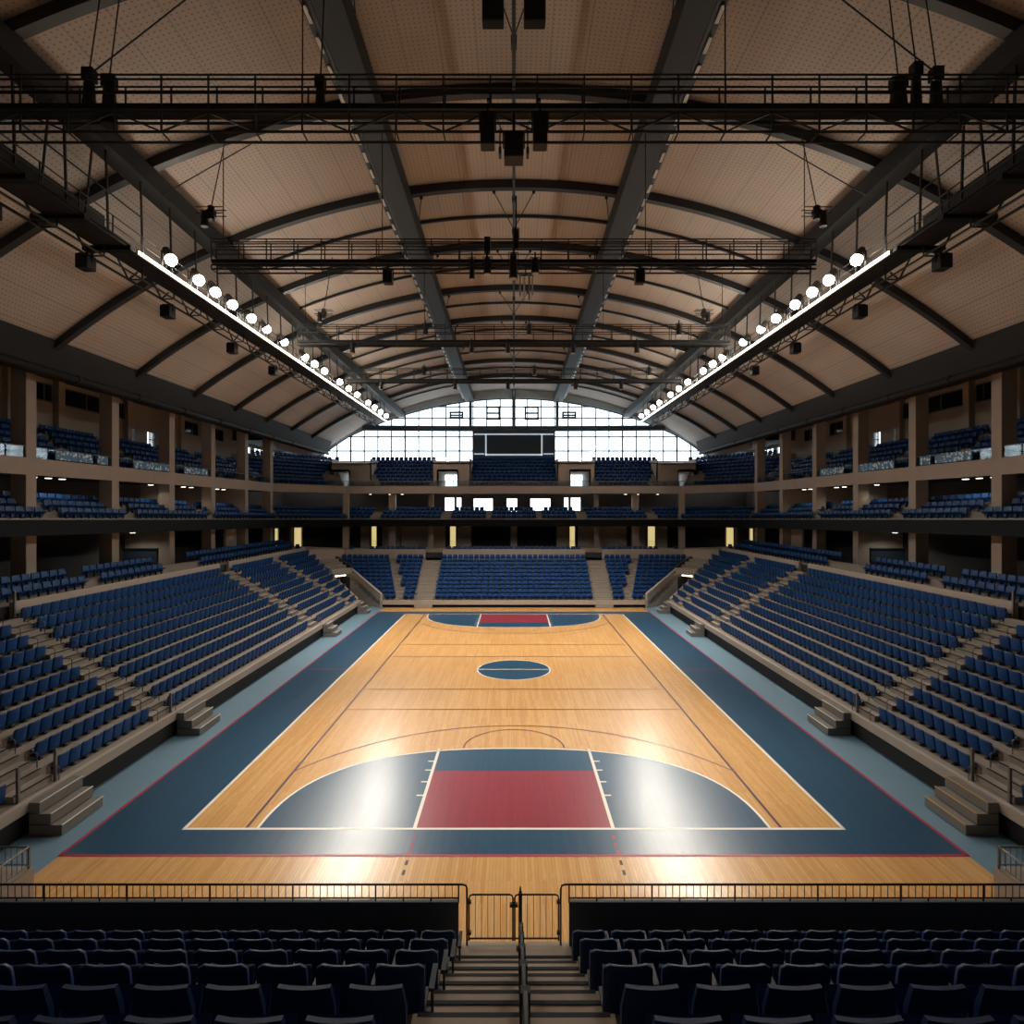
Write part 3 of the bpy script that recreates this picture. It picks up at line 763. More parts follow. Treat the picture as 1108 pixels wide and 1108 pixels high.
def tier(name, label, path, rows, run, rise, zf, th, fascia_m, step_m, back, seats_ok, fr_h=0., cuts=(), side_rows=99):
    o = empty(name, (0, 0, 0), 0, label, 'gallery')
    sg = outside(path); O = lambda d: off(path, d * sg)
    b = MB(); fl = O(0); strip(b, fl, O(.22), lambda y: zf(y) + fr_h, lambda y: zf(y) - th); b.build('fascia', fascia_m, o)
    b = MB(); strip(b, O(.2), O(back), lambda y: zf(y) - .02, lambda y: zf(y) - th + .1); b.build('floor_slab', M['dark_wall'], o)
    b = MB()
    for r in range(rows): strip(b, O(.25 + run * r), O(.25 + run * (r + 1)), lambda y, r=r: zf(y) + rise * r, lambda y, r=r: zf(y) + rise * r - .45, cuts=cuts, segs=(0, 1, 2, 3, 4) if r < side_rows else (1, 2, 3))
    b.build('tier_steps', step_m, o)
    for r in range(rows):
        P = O(.25 + run * (r + 1) - .14); Q = O(.25 + run * (r + 1) - .45)
        for i in range(len(P) - 1):
            a, c = P[i], P[i + 1]; L = (c - a).length; d = (c - a).normalized()
            nrm = Vector((-d.y, d.x)) * sg                       # outward; the sitter looks the other way
            n = int((L - .4) / .52); rz = math.atan2(-nrm.y, -nrm.x) - PI / 2
            for k in range(n):
                p = a + d * (.2 + (L - .4) * (k + .5) / n)
                q = Q[i] + (Q[i + 1] - Q[i]) * ((.2 + (L - .4) * (k + .5) / n) / L)
                if seats_ok(p, r, i): plan_seat(p.x, p.y, zf(p.y) + rise * r, rz, 'bowl', None)
    return o, O
COLS = (21.6, 27.4, 33.2, 38.7, 44.0, 49.5, 54.6)
def near_col(p): return 22.0 < abs(p.x) < 23.2 and any(abs(p.y - c) < .58 for c in COLS)
# level one, behind the retaining walls
z1 = lambda y: 4.98 if y < 55 else (4.98 - .62 * min(1, (y - 55) / 4.3))
def ok1(p, r, i):
    if near_col(p) or abs(p.y - 28.9) < .6 or abs(p.y - 36.9) < 1.9: return False
    if p.y > 56 and (abs(abs(p.x) - 7.9) < 1.0 or abs(abs(p.x) - 15.3) < .8 or r > 0 or abs(p.x) > 16.8): return False
    return abs(p.x) > 16.9 or abs(p.x) > 9 or abs(p.x) < 6.9
g1, O1 = tier('lower_gallery', 'lowest gallery of dim seats behind the beige walls of the lower stands', level_path(19.64, 55.2, 17.0, 59.5), 2, .85, .35, z1, .5, M['dark_wall'], M['concrete'], 4.95, ok1)
b = MB(); b.box(-18, 18, 63.5, 66, 4.0, 4.34); b.build('floor_slab', M['dark_wall'], g1)
# level two, the dark-banded gallery
def ok2(p, r, i):
    if near_col(p) or abs(p.y - 28.1) < .5 or abs(p.y - 33.9) < .7 or abs(p.y - 42.6) < .6: return False
    if p.y > 59:
        ax = abs(p.x)
        if abs(ax - 7.0) < .6 or abs(ax - 14.3) < .5 or abs(ax - 2.5) < .4: return False
    return True
g2, O2 = tier('middle_gallery', 'middle gallery of blue seats above a long dark band', level_path(21.0, 54.3, 16.8, 61.0), 3, .72, .36, zmid, .72, M['dark_fascia'], M['concrete'], 5.85, ok2)
b = MB(); b.box(-24, 24, 66.5, 69, 7.1, 7.6); b.build('floor_slab', M['dark_wall'], g2)
b = MB(); strip(b, O2(-.03), O2(.26), lambda y: zmid(y) + .05, lambda y: zmid(y) - .02); b.build('coping', M['grey_post'], g2)
# the top gallery
z3 = lambda y: 11.12
UA = (24.6, 31.3, 36.6, 42.2, 47.2, 52.2)
def ok3(p, r, i):
    if abs(p.x) > 21.5 and p.y < 55:
        if r > 5 or near_col(p) or any(abs(p.y - 6 * .0 - a - (r - 2) * .18) < .42 for a in UA): return False
    ax = abs(p.x)
    if p.y > 61.5 and ax < 20:
        if 4.55 < ax < 8.75 or 15.1 + .25 * (r - 3) < ax < 20: return False
    if ax > 26.3 or p.y > 68.3: return False
    return True
PATH3 = level_path(22.25, 55.0, 17.6, 62.0)
g3, O3 = tier('upper_gallery', 'top gallery of blue seats above a long beige concrete band', PATH3, 8, .68, .42, z3, .78, M['fascia'], M['concrete'], 4.6, ok3, cuts=((-19.4, -17.6), (-8.15, -5.95), (5.95, 8.15), (17.6, 19.4)), side_rows=6)
# side rows beyond the sixth would pass the wall: nothing is seated there; a glass guard runs along the front
b = MB(); G = O3(.1)
for i in range(len(G) - 1):
    a, c = G[i], G[i + 1]; L = (c - a).length; n = max(1, int(L / 1.6))
    for k in range(n):
        p, q = a + (c - a) * (k + .03) / n, a + (c - a) * (k + .97) / n
        b.add([(p.x, p.y, 11.14), (q.x, q.y, 11.14), (q.x, q.y, 11.62), (p.x, p.y, 11.62)], [(0, 1, 2, 3)])
        d = (q - p).normalized(); nn = Vector((-d.y, d.x)) * .015
        b.add([(p.x + nn.x, p.y + nn.y, 11.14), (q.x + nn.x, q.y + nn.y, 11.14), (q.x + nn.x, q.y + nn.y, 11.62), (p.x + nn.x, p.y + nn.y, 11.62)], [(3, 2, 1, 0)])
gb = b.build('glass_balustrade', M['rail_glass'], g3)
b = MB(); b.tube([(p.x, p.y, 11.65) for p in G], .022, 6); b.build('guard_rail', M['grey_post'], g3)
# vomitories of the top gallery at the end wall
for s in (-1, 1):
    for k, (x0, x1, dx0, dx1, yf) in enumerate(((4.6, 8.7, 6.05, 8.05, 63.2), (15.3, 19.6, 17.7, 19.3, 63.6))):
        b = MB(); mi = 0
        for u0, u1, w0, w1 in wall_cells(x0, x1, 11.1, 13.75 if k == 0 else 13.6, [(dx0, dx1, 11.0, 12.75)]): b.box(s * u0, s * u1, yf, yf + .2, w0, w1)
        b.box(s * dx0, s * (dx0 - .15), yf, ENDY, 11.1, 12.9); b.box(s * dx1, s * (dx1 + .15), yf, ENDY, 11.1, 12.9); b.box(s * (dx0 - .1), s * (dx1 + .1), yf, ENDY, 12.75, 12.95)
        b.box(s * x0, s * (x0 + .12), yf, 68.6, 11.1, 14.1); b.box(s * x1, s * (x1 - .12), yf, 68.6, 11.1, 14.1)
        b.hexa([(s * a, y, z_) for a, y, z_ in ((x0, yf, 13.5), (x1, yf, 13.5), (x1, 68.6, 14.0), (x0, 68.6, 14.0))][::s], [(s * a, y, z_ + .15) for a, y, z_ in ((x0, yf, 13.5), (x1, yf, 13.5), (x1, 68.6, 14.0), (x0, 68.6, 14.0))][::s])
        b.build('entrance_portal', M['fascia'], g3)
# concourse wall behind level one, with lit doorways and dark openings
CWP = level_path(25.4, 56, 19.5, 66.0)
sg = outside(CWP); b = MB(); Wp = [Vector(p) for p in CWP]; strip(b, Wp, off(CWP, .2 * sg), lambda y: 7.4, lambda y: 4.3)
cw = tag(b.build('wall_concourse', M['dark_wall']), kind='structure')
for x0, x1 in ((-14.6, -12.6), (-12.5, -7.6), (-6.3, -4.75), (-.35, .35), (4.75, 6.2), (7.1, 12.5), (13, 14.6), (15.8, 17), (-17, -16)):
    p = MB(); p.box(x0, x1, 65.75, 66, 4.4, 7.2); p.build('wall_panel', M['beige_wall'], cw)
for x0, x1 in ((-4.6, -.5), (.5, 4.6)):
    p = MB(); p.box(x0, x1, 65.9, 65.98, 4.4, 6.9); p.build('dark_opening', M['black'], cw)
for x, w in ((-15.5, .55), (-6.75, .62), (6.45, .62), (15.25, .8)):
    door_n[0] += 1; z0 = 4.38; p = MB(); Y = 65.7
    p.box(x - w / 2 - .07, x - w / 2, Y, Y + .3, z0, 6.85); p.box(x + w / 2, x + w / 2 + .07, Y, Y + .3, z0, 6.85); p.box(x - w / 2 - .07, x + w / 2 + .07, Y, Y + .3, 6.78, 6.86)
    d = tag(p.build('door_%d' % door_n[0], M['beige_wall']), kind='structure')
    p = MB(); p.box(x - w / 2, x + w / 2, Y + .22, Y + .24, z0, 6.78); p.build('lit_corridor', M['doorlight'], d)
    p = MB(); p.box(x - w / 2, x + w / 2, Y + .12, Y + .15, 5.1, 5.14); p.box(x - w / 2, x + w / 2, Y + .12, Y + .15, 4.8, 4.83); p.build('cross_bar', M['rail'], d)
for s in (-1, 1):
    for t, w in ((.507, .95), (.285, .42)):
        door_n[0] += 1; dv = Vector((6.0, 10)).normalized(); c = Vector((25.4 - 5.9 * t, 56 + 10 * t)); c = Vector((c.x - .12, c.y - .08))
        dd = Vector((-dv.x, dv.y)) * w / 2; p = MB(); e = Vector((-.85, -.5)) * .06
        def slab_(p_, a, c_, z0, z1, th):
            q = [a, c_, c_ + e * th, a + e * th]; q = [(s * v_.x, v_.y) for v_ in q]
            if s > 0: q = q[::-1]
            p_.hexa([(x, y, z0) for x, y in q], [(x, y, z1) for x, y in q])
        slab_(p, c - dd * 1.18, c - dd, 4.4, 6.9, 3); slab_(p, c + dd, c + dd * 1.18, 4.4, 6.9, 3); slab_(p, c - dd * 1.18, c + dd * 1.18, 6.8, 6.95, 3)
        d = tag(p.build('door_%d' % door_n[0], M['beige_wall']), kind='structure')
        p = MB(); slab_(p, c - dd, c + dd, 4.4, 6.8, .5); p.build('lit_corridor', M['doorlight'], d)
# counters and a kiosk wall on level one
for s in (-1, 1):
    p = MB(); p.box(s * 23.2, s * 26.8, 38.55, 38.7, 5.3, 6.15); p.box(s * 23.1, s * 26.9, 38.4, 38.72, 6.15, 6.22)
    tag(p.build('counter', M['panel_blue']), 'dark counter below the beige partition, %s lower gallery' % SIDE[s], 'counter')
    t = empty('wall_speaker', (s * 25.6, 38.5, 6.75), 0, 'small black speaker on the beige partition of the %s lower gallery' % SIDE[s], 'speaker')
    p = MB(); p.box(-.22, .22, -.2, .12, -.3, .3); p.build('cabinet', M['speaker'], t, bevel=.02); p = MB(); p.box(-.05, .05, .1, .24, -.05, .05); p.build('bracket', M['steel'], t)
# banners on the balustrade
for s in (-1, 1):
    for k, (y0, y1) in enumerate(((28.7, 31.2), (31.6, 32.4), (34.6, 38.1), (39.9, 42.9))):
        p = MB(); p.box(s * 22.16, s * 22.19, y0, y1, 11.16, 11.58)
        for q in range(int((y1 - y0) / .5) + 1): p.box(s * 22.15, s * 22.20, y0 + q * .5 - .015, y0 + q * .5 + .015, 11.16, 11.66)
        tag(p.build('banner', M['banner']), '%s pale blue and white banner on the %s top gallery guard' % (('nearest', 'second', 'third', 'farthest')[k], SIDE[s]), 'banner', 'banners on the top gallery')
# downlights under the beige band
def small_light(t, e):
    L = D.lights.new('downlight_beam', 'SPOT'); L.energy = e; L.color = (1., .88, .7); L.spot_size = math.radians(150); L.spot_blend = .6; L.shadow_soft_size = .12
    o = D.objects.new('downlight_beam', L); COL.objects.link(o); o.parent = t; o.location = (0, 0, -.1)
for s in (-1, 1):  # added lamp with no visible source, put in to brighten the partition
    t = empty('downlight', (s * 23.9, 37.2, 7.32), 0, 'added unseen downlight brightening the beige partition, %s lower gallery' % SIDE[s], 'downlight')
    p = MB(); p.cyl((0, 0, 0), .16, .09, 14); hs = p.build('housing', M['lamp_body'], t); p = MB(); p.cyl((0, 0, -.05), .14, .03, 14); p.build('diffuser', M['downlight'], hs); small_light(t, 110)
k = 0
for s in (-1, 1):
    for n_, (x, y) in enumerate(((22.95, 28.35), (22.95, 29.25), (22.95, 30.15), (22.95, 37.5), (22.95, 41.2), (22.95, 42.2), (22.95, 45.9), (22.95, 46.9))):
        t = empty('downlight', (s * x, y, 10.33), 0, '%s small downlight from the near end under the %s beige gallery band' % (ordw(n_ + 1), SIDE[s]), 'downlight', 'downlights under the gallery')
        p = MB(); p.cyl((0, 0, 0), .16, .09, 14); hs = p.build('housing', M['lamp_body'], t); p = MB(); p.cyl((0, 0, -.05), .14, .03, 14); p.build('diffuser', M['downlight'], hs); small_light(t, 45)
    for n_, x in enumerate((11.9, 13.2, 15.3)):
        t = empty('downlight', (s * x, 63.2, 10.33), 0, '%s small downlight from the middle under the far end gallery, %s half' % (ordw(n_ + 1), SIDE[s]), 'downlight', 'downlights under the gallery')
        p = MB(); p.cyl((0, 0, 0), .16, .09, 14); hs = p.build('housing', M['lamp_body'], t); p = MB(); p.cyl((0, 0, -.05), .14, .03, 14); p.build('diffuser', M['downlight'], hs); small_light(t, 45)

for s in (-1, 1):
    for x, y, w in ((12.95, 63.35, .35), (17.5, 61.9, .3), (8.9, 64, .25)):
        p = MB(); p.box(s * x - w, s * x + w, y - .25, y + .25, 4.4, 10.35); p.build('column', M['fascia'], wall_end, bevel=.02)
# ------------------------------------------------------------------ scoreboard at the far end
sb = empty('scoreboard', (0, 68.0, 14.1), 0, 'dark unlit scoreboard screen framed by white bars below the end window', 'scoreboard')
p = MB(); p.box(-4.75, 4.75, 0, .35, 0, 3.65); p.build('back_panel', M['panel_blue'], sb, bevel=.02)
p = MB(); p.box(-3.1, 3.1, -.12, 0, .95, 3.05); scr = p.build('screen', M['screen'], sb, bevel=.02)
for a in ((-4.55, 4.55, 3.1, 3.24), (-3.25, 3.25, .74, .92), (-4.55, -3.4, .86, .98), (3.4, 4.55, .86, .98), (-3.28, -3.12, .75, 3.15), (3.12, 3.28, .75, 3.15)):
    p = MB(); p.box(a[0], a[1], -.2, -.06, a[2], a[3]); p.build('frame_bar', M['white_bar'], scr)
p = MB()
for x in (-4, -1.5, 1.5, 4): p.box(x - .05, x + .05, .1, .2, 3.6, 3.9)
p.build('hanger', M['steel'], sb)

# ------------------------------------------------------------------ side lighting catwalks
LAMP_Y = [21.5, 23.4, 24.7, 26.2, 28.1, 29.7, 32.0, 35.2, 37.2, 39.1, 42.5, 44.8, 47.2, 50.8, 53.1, 55.6, 58.0]
for s in (-1, 1):
    c = empty('lighting_catwalk', (0, 0, 0), 0, 'long steel catwalk carrying the row of floodlights, %s side under the roof' % SIDE[s], 'catwalk')
    b = MB(); b.box(s * 12.75, s * 13.7, -2, 59.4, 17.42, 17.5); b.build('deck', M['steel'], c)
    for x, nm in ((12.8, 'inner_handrail'), (13.68, 'outer_handrail')):
        b = MB()
        for zz in (17.85, 18.15): b.tube([(s * x, -2, zz), (s * x, 59.4, zz)], .022, 6)
        for k in range(42): b.bar((s * x, -1.5 + 1.46 * k, 17.5), (s * x, -1.5 + 1.46 * k, 18.17), .035)
        b.build(nm, M['steel'], c)
    b = MB()                                                      # outer truss
    for zz in (17.95, 17.05): b.tube([(s * 13.9, -2, zz), (s * 13.9, 59.4, zz)], .05, 6)
    b.tube([(s * 13.4, -2, 17.05), (s * 13.4, 59.4, 17.05)], .04, 6)
    for k in range(61):
        y = -1.6 + k; b.bar((s * 13.9, y, 17.05 if k % 2 else 17.95), (s * 13.9, y + 1, 17.95 if k % 2 else 17.05), .05)
        if k % 2: b.bar((s * 13.9, y, 17.05), (s * 13.4, y, 17.05), .04); b.bar((s * 13.4, y, 17.05), (s * 13.4, y, 17.45), .04)
    b.build('truss', M['steel'], c)
    b = MB()                                                      # wide dark service platform at the near part
    b.box(s * 13.9, s * 12.7, 8, 19.9, 17.5, 17.56)
    for k in range(6): b.box(s * 14.2, s * 12.6, 9 + 2.1 * k, 9.25 + 2.1 * k, 17.3, 17.44)
    b.box(s * 13.72, s * 13.76, 8, 19.9, 17.5, 18.6); b.build('service_platform', M['steel_dark'], c)
    for k in range(33):
        y = 3 + 1.75 * k; x = 13.0
        b = MB(); b.bar((s * 12.82, y, 17.5), (s * 12.9, y, roof_z(13, y) - .85), .055)
        if y < 20: b.bar((s * 13.6, y, 17.5), (s * 13.3, y, roof_z(13.3, y) - .5), .05); b.bar((s * 12.82, y, 18.8), (s * 12.82, y + 1.75, 18.8), .035)
        b.build('hanger', M['steel'], c)
    b = MB(); b.box(s * 12.74, s * 12.66, 20.0, 59.3, 17.36, 17.5); b.build('toe_board', M['pale_steel'], c)
    b = MB(); b.box(s * 12.66, s * 12.62, 20.0, 59.3, 17.38, 17.47); b.build('edge_glow', M['strip'], c)  # glow put into the bright inner edge of the catwalk
    b = MB(); b.box(s * 12.64, s * 12.58, 59.3, 59.4, 17.3, 17.9); b.build('end_plate', M['steel'], c)
    # floodlights
    for k, y in enumerate(LAMP_Y):
        t = empty('floodlight', (s * 12.5, y, 17.95), 0, '%s glowing floodlight from the near end of the %s lighting catwalk' % (ordw(k + 1), SIDE[s]), 'floodlight', 'floodlights on the %s catwalk' % SIDE[s])
        far = y > 36; near = y < 29
        aim = Vector((-s * 9, -17, -18) if far else (-s * 10.5, -3.5, -18) if near else (-s * 10, 11, -18)).normalized()
        rot = Vector((0, 0, -1)).rotation_difference(aim).to_matrix().to_4x4()
        p = MB(); p.cyl((0, 0, .1), .14, .3, 14, r2=.09); p.cyl((0, 0, -.07), .2, .05, 16)
        for j in range(5): p.cyl((0, 0, .12 + .05 * j), .16 - .012 * j, .015, 14)
        me = p.mesh('housing', M['lamp_body']); me.transform(rot); o = D.objects.new('housing', me); COL.objects.link(o); o.parent = t; hs = o
        p = MB()
        v = []; f = []; nr = 14
        for j in range(7):
            a = -PI / 2 + .25 + (PI - .35) * j / 6; r_ = .2 * math.cos(a); zz = -.2 - .2 * math.sin(a)
            v += [(r_ * math.cos(2 * PI * q / nr), r_ * math.sin(2 * PI * q / nr), zz) for q in range(nr)]
        for j in range(6):
            for q in range(nr): f.append((j * nr + (q + 1) % nr, j * nr + q, (j + 1) * nr + q, (j + 1) * nr + (q + 1) % nr))
        f.append(tuple(6 * nr + q for q in range(nr))[::-1]); f.append(tuple(range(nr)))
        p.add(v, f, 0, True); me = p.mesh('lens', M['lens']); me.transform(rot); o = D.objects.new('lens', me); COL.objects.link(o); o.parent = hs
        p = MB(); p.bar((0, 0, .1), (s * .25, 0, .15), .05); p.bar((s * .25, 0, .2), (s * .25, 0, -.45), .05); p.build('bracket', M['steel'], t)
        L = D.lights.new('floodlight_beam', 'SPOT'); L.energy = 1700 if far else 2300 if near else 5200; L.color = (1., .92, .81); L.spot_size = math.radians(118 if far else 66 if near else 78); L.spot_blend = .8 if far else .9; L.shadow_soft_size = .42 if far else .22
        lo = D.objects.new('floodlight_beam', L); COL.objects.link(lo); lo.parent = t; lo.location = aim * .44
        lo.rotation_euler = Vector((0, 0, -1)).rotation_difference(aim).to_euler()
    # small black boxes hung below the truss
    for k, (y, z) in enumerate(((19.4, 16.85), (24.0, 16.75), (29.5, 16.75), (34.5, 16.8), (15.8, 16.8))):
        t = empty('hanging_speaker', (s * 14.0, y, z), 0, 'black speaker box under the %s catwalk truss, %s' % (SIDE[s], ('just before the first lit floodlight', 'below the second floodlights', 'below the sixth floodlight', 'below the eighth floodlight', 'over the dark unlit end')[k]), 'speaker')
        p = MB(); p.box(-.2, .2, -.22, .22, -.25, .22); p.build('cabinet', M['speaker'], t, bevel=.02)
        p = MB(); p.bar((-.22, 0, 0), (-.22, 0, .3), .03); p.bar((.22, 0, 0), (.22, 0, .3), .03); p.bar((-.22, 0, .3), (.22, 0, .3), .03); p.build('yoke', M['steel'], t)
    # hoist on a bit of truss inboard of the catwalk
    for k, (px, y) in enumerate(((10.1, 19.8), (9.6, 30.0))):
        t = empty('chain_hoist', (s * px, y, 18.35), 0, 'chain hoist hanging beside the %s transverse catwalk, %s end' % (('second', 'third')[k], SIDE[s]), 'hoist')
        p = MB(); p.cyl((0, 0, .3), .11, .45, 12); p.box(-.13, .13, -.09, .09, .2, .4); p.build('motor', M['speaker'], t)
        p = MB(); p.tube([(0, 0, .5), (s * -.25, .6, roof_z(px, y + .6) - 18.35 - .35)], .018, 6); p.build('chain', M['steel_dark'], t)
        p = MB(); p.cyl((s * .22, 0, .1), .12, .5, 10, r2=.1); p.build('chain_bag', M['speaker'], t)
        p = MB()
        for dy in (-.12, .12):
            for dz in (-.05, .15): p.tube([(-.45, dy, dz + .3), (.45, dy, dz + .3)], .018, 6)
        p.build('truss_piece', M['steel'], t)

# ------------------------------------------------------------------ transverse catwalks
def transverse(y, xe, zt, zm, zd, zb, step, label, rails=2):
    c = empty('transverse_catwalk', (0, 0, 0), 0, label, 'catwalk', None)
    b = MB(); b.box(-xe, xe, y, y + .38, zd - .12, zd); b.build('deck', M['steel_dark'], c)
    for yy, nm in ((y, 'near_handrail'), (y + .38, 'far_handrail')):
        b = MB()
        for zz in ((zt, zt - .1, zm) if rails == 2 else (zt, zm)): b.tube([(-xe, yy, zz), (xe, yy, zz)], .024, 6)
        n = int(2 * xe / step)
        for k in range(n + 1): x = -xe + 2 * xe * k / n; b.bar((x, yy, zd - .1), (x, yy, zt), .034)
        b.build(nm, M['steel'], c)
    b = MB()
    for yy in (y, y + .38):
        for zz in (zd - .2, zb): b.tube([(-xe, yy, zz), (xe, yy, zz)], .033, 6)
    n = int(2 * xe / step)
    for k in range(n):
        x = -xe + 2 * xe * k / n; x2 = -xe + 2 * xe * (k + 1) / n
        b.bar((x, y, zb), (x, y, zd - .2), .034); b.bar((x, y + .38, zb), (x, y, zb), .03)
        b.bar((x, y, zd - .2 if k % 2 else zb), (x2, y, zb if k % 2 else zd - .2), .03)
    b.build('truss', M['steel'], c)
    for x in (-xe * .97, -4.7, 4.7, xe * .97):
        b = MB(); b.tube([(x, y + .2, zt - .3), (x, y + .2, roof_z(x, y) - .45)], .016, 6); b.build('suspension_cable', M['steel_dark'], c)
    return c
transverse(13.0, 13.9, 18.3, 17.9, 17.68, 17.05, 1.02, 'nearest and largest dark catwalk crossing the hall under the roof')
transverse(21.0, 10.7, 18.33, 17.95, 17.62, 17.27, .95, 'second dark catwalk crossing between the spine beams and floodlight rows')
transverse(31.0, 11.3, 18.4, 18.0, 17.6, 17.35, 1.0, 'third crossing catwalk, thinner, midway down the hall')
transverse(40.4, 11.4, 18.35, 18.0, 17.62, 17.4, 1.1, 'farthest crossing catwalk near the end window')
def hung(name, label, cat, x, y, z, w, d, h, rod, kind='box', m='speaker', group=None):
    t = empty(name, (x, y, z), 0, label, cat, group); p = MB()
    if kind == 'box':
        p.box(-w / 2, w / 2, -d / 2, d / 2, -h / 2, h / 2); cab = p.build('cabinet', M[m], t, bevel=.02)
        p = MB(); p.box(-w / 2 + .03, w / 2 - .03, -d / 2 - .012, -d / 2 + .01, -h / 2 + .03, h / 2 - .03); p.build('grille', M['black'], cab)
    else:
        p.cyl((0, 0, 0), w / 2, h, 14, r2=w / 2 * .8); p.build('lamp_body', M[m], t)
        p = MB(); p.cyl((0, 0, -h / 2 - .01), w / 2 * .85, .02, 14); p.build('lens', M['pale_steel'], t)
    if rod:
        p = MB(); p.tube([(0, 0, h / 2), (0, 0, h / 2 + rod)], .03, 6); p.bar((-w / 2 - .02, 0, 0), (-w / 2 - .02, 0, h / 2 + .06), .025); p.bar((w / 2 + .02, 0, 0), (w / 2 + .02, 0, h / 2 + .06), .025)
        p.bar((-w / 2 - .02, 0, h / 2 + .06), (w / 2 + .02, 0, h / 2 + .06), .025); p.build('yoke', M['steel_dark'], t)
    return t
hung('hanging_speaker', 'black speaker box hung lowest at the middle of the nearest catwalk', 'speaker', 0, 12.9, 16.62, .42, .4, .55, .5)
for s in (-1, 1):
    hung('hanging_speaker', 'tall black speaker just %s of the central box under the nearest catwalk' % SIDE[s], 'speaker', s * .57, 12.9, 17.0, .31, .3, .72, .2)
    hung('hanging_speaker', 'tall dark box hanging at the top centre, %s of the pair' % SIDE[s], 'speaker', s * .42, 12.0, 19.3, .44, .25, 1.45, 1.8, m='steel')
    hung('hanging_speaker', 'small black speaker below the second catwalk by the %s spine beam' % SIDE[s], 'speaker', s * 4.45, 21.0, 16.95, .33, .3, .42, .3)
    p = MB(); p.bar((s * .3, 12.9, 16.5), (s * .3, 12.9, 17.05), .03); p.box(s * .27, s * .33, 12.8, 13.0, 16.45, 16.6)
    tag(p.build('hanging_bracket', M['steel']), 'thin metal strap beside the central speaker box, %s side' % SIDE[s], 'bracket')
for k, (x, z, h, w) in enumerate(((-1.47, 17.2, .7, .2), (-.93, 17.3, .55, .28), (-.02, 17.3, .85, .3), (.75, 17.3, .5, .3))):
    hung('stage_light', '%s dark stage light from the left on the middle of the second catwalk' % ordw(k + 1), 'stage light', x, 20.85, z, w, w, h, .25, 'cyl', 'speaker', 'stage lights on the second catwalk')
hung('chain_bag', 'black chain bag standing above the rail on the second catwalk', 'bag', -.95, 21.2, 18.2, .22, .2, .55, 0, 'box')
hung('chain_bag', 'dark chain bag on the ridge line above the second catwalk', 'bag', .08, 21.2, 18.4, .18, .18, .7, 1.2, 'box')
t = empty('tube_cluster', (.42, 21.0, 16.6), 0, 'cluster of pale metal tubes hanging below the second catwalk', 'tubes')
for k, (x, h) in enumerate(((-.2, .75), (-.05, .85), (.12, .9), (.24, .7))):
    p = MB(); p.cyl((x, .05 * (k % 2), .45 - h / 2), .03, h, 10); p.build('tube', M['pale_steel'], t)
p = MB(); p.bar((-.25, 0, .45), (.3, 0, .45), .04); p.bar((0, 0, .45), (0, 0, .8), .04); p.build('support_bar', M['steel_dark'], t)
for k, (x, z, h, w) in enumerate(((-9.55, 18.05, .8, .3), (-9.1, 17.85, .9, .34), (-4.35, 17.95, .65, .26), (8.65, 17.95, .65, .42), (9.05, 18.1, .95, .26), (9.5, 18.05, .85, .3))):
    t = empty('chain_hoist', (x, 13.35, z), 0, 'black chain hoist on the nearest catwalk, %s from the left' % ordw(k + 1), 'hoist', 'hoists on the nearest catwalk')
    p = MB(); p.cyl((0, 0, 0), w / 2, h, 12, r2=w / 2 * .7); p.build('chain_bag', M['speaker'], t)
    p = MB(); p.box(-w * .4, w * .4, -.1, .1, h / 2 - .05, h / 2 + .22); p.build('motor', M['steel_dark'], t)
    p = MB(); p.tube([(0, 0, h / 2 + .2), (x * -.01, .5, roof_z(x, 13.8) - z - .3)], .016, 6); p.build('chain', M['steel_dark'], t)
for r_, (y, spots) in enumerate(((31.0, (-8.4, -4.6, -2.2, -.3, .8, 3.1, 6.4, 8.6)), (40.4, (-9, -6.1, -4, -.4, 1.4, 4.2, 7.3, 9.2)))):
    for k, x in enumerate(spots):
        hung('stage_light', '%s small stage light from the left on the %s crossing catwalk' % (ordw(k + 1), ('third', 'farthest')[r_]), 'stage light', x, y - .1, 17.15 + (.95 if k % 3 == 1 else 0), .28, .28, .55, .22, 'cyl', 'speaker', 'stage lights on the %s crossing catwalk' % ('third', 'farthest')[r_])

# ------------------------------------------------------------------ near stand
NROWS = 8; NP = .95; NRISE = .57; NZ = 2.0
ns = empty('grandstand', (0, 0, 0), 0, 'dark stepped stand in front of the viewer behind the parapet', 'grandstand')
b = MB()
for i in range(NROWS):
    y1 = 9.1 - NP * i; y0 = y1 - NP; z = NZ + NRISE * i
    b.box(-16, 16, y0, y1, z - .7, z)
b.box(-16, 16, -3.98, 9.1 - NP * NROWS, NZ + NRISE * (NROWS - 1) - .5, NZ + NRISE * (NROWS - 1))
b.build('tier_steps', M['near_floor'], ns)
b = MB()
for s in (-1, 1): b.box(s * .86, s * 16, 9.2, 9.27, 0.01, 2.69)
b.box(-.9, .9, 9.1, 9.3, .01, NZ); b.build('parapet', M['parapet'], ns)
for s in (-1, 1):
    b = MB(); b.box(s * 8.9, s * 16, 9.38, 11.0, .01, 2.15); b.build('corner_platform', M['fascia'], ns)
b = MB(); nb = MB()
for i in range(NROWS - 1):
    y0 = 9.1 - NP * (i + 1); z = NZ + NRISE * i
    b.box(-.9, .9, y0, y0 + .475, z - .1, z + NRISE / 2); b.box(-.9, .9, y0 + .475, y0 + NP + (.2 if i == 0 else 0), z - .1, z + .006)
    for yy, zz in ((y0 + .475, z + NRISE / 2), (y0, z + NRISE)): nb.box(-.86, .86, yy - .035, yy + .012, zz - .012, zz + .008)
b.build('central_stair', M['near_step'], ns); nb.build('nosing_and_shade_strip', M['black'], ns)
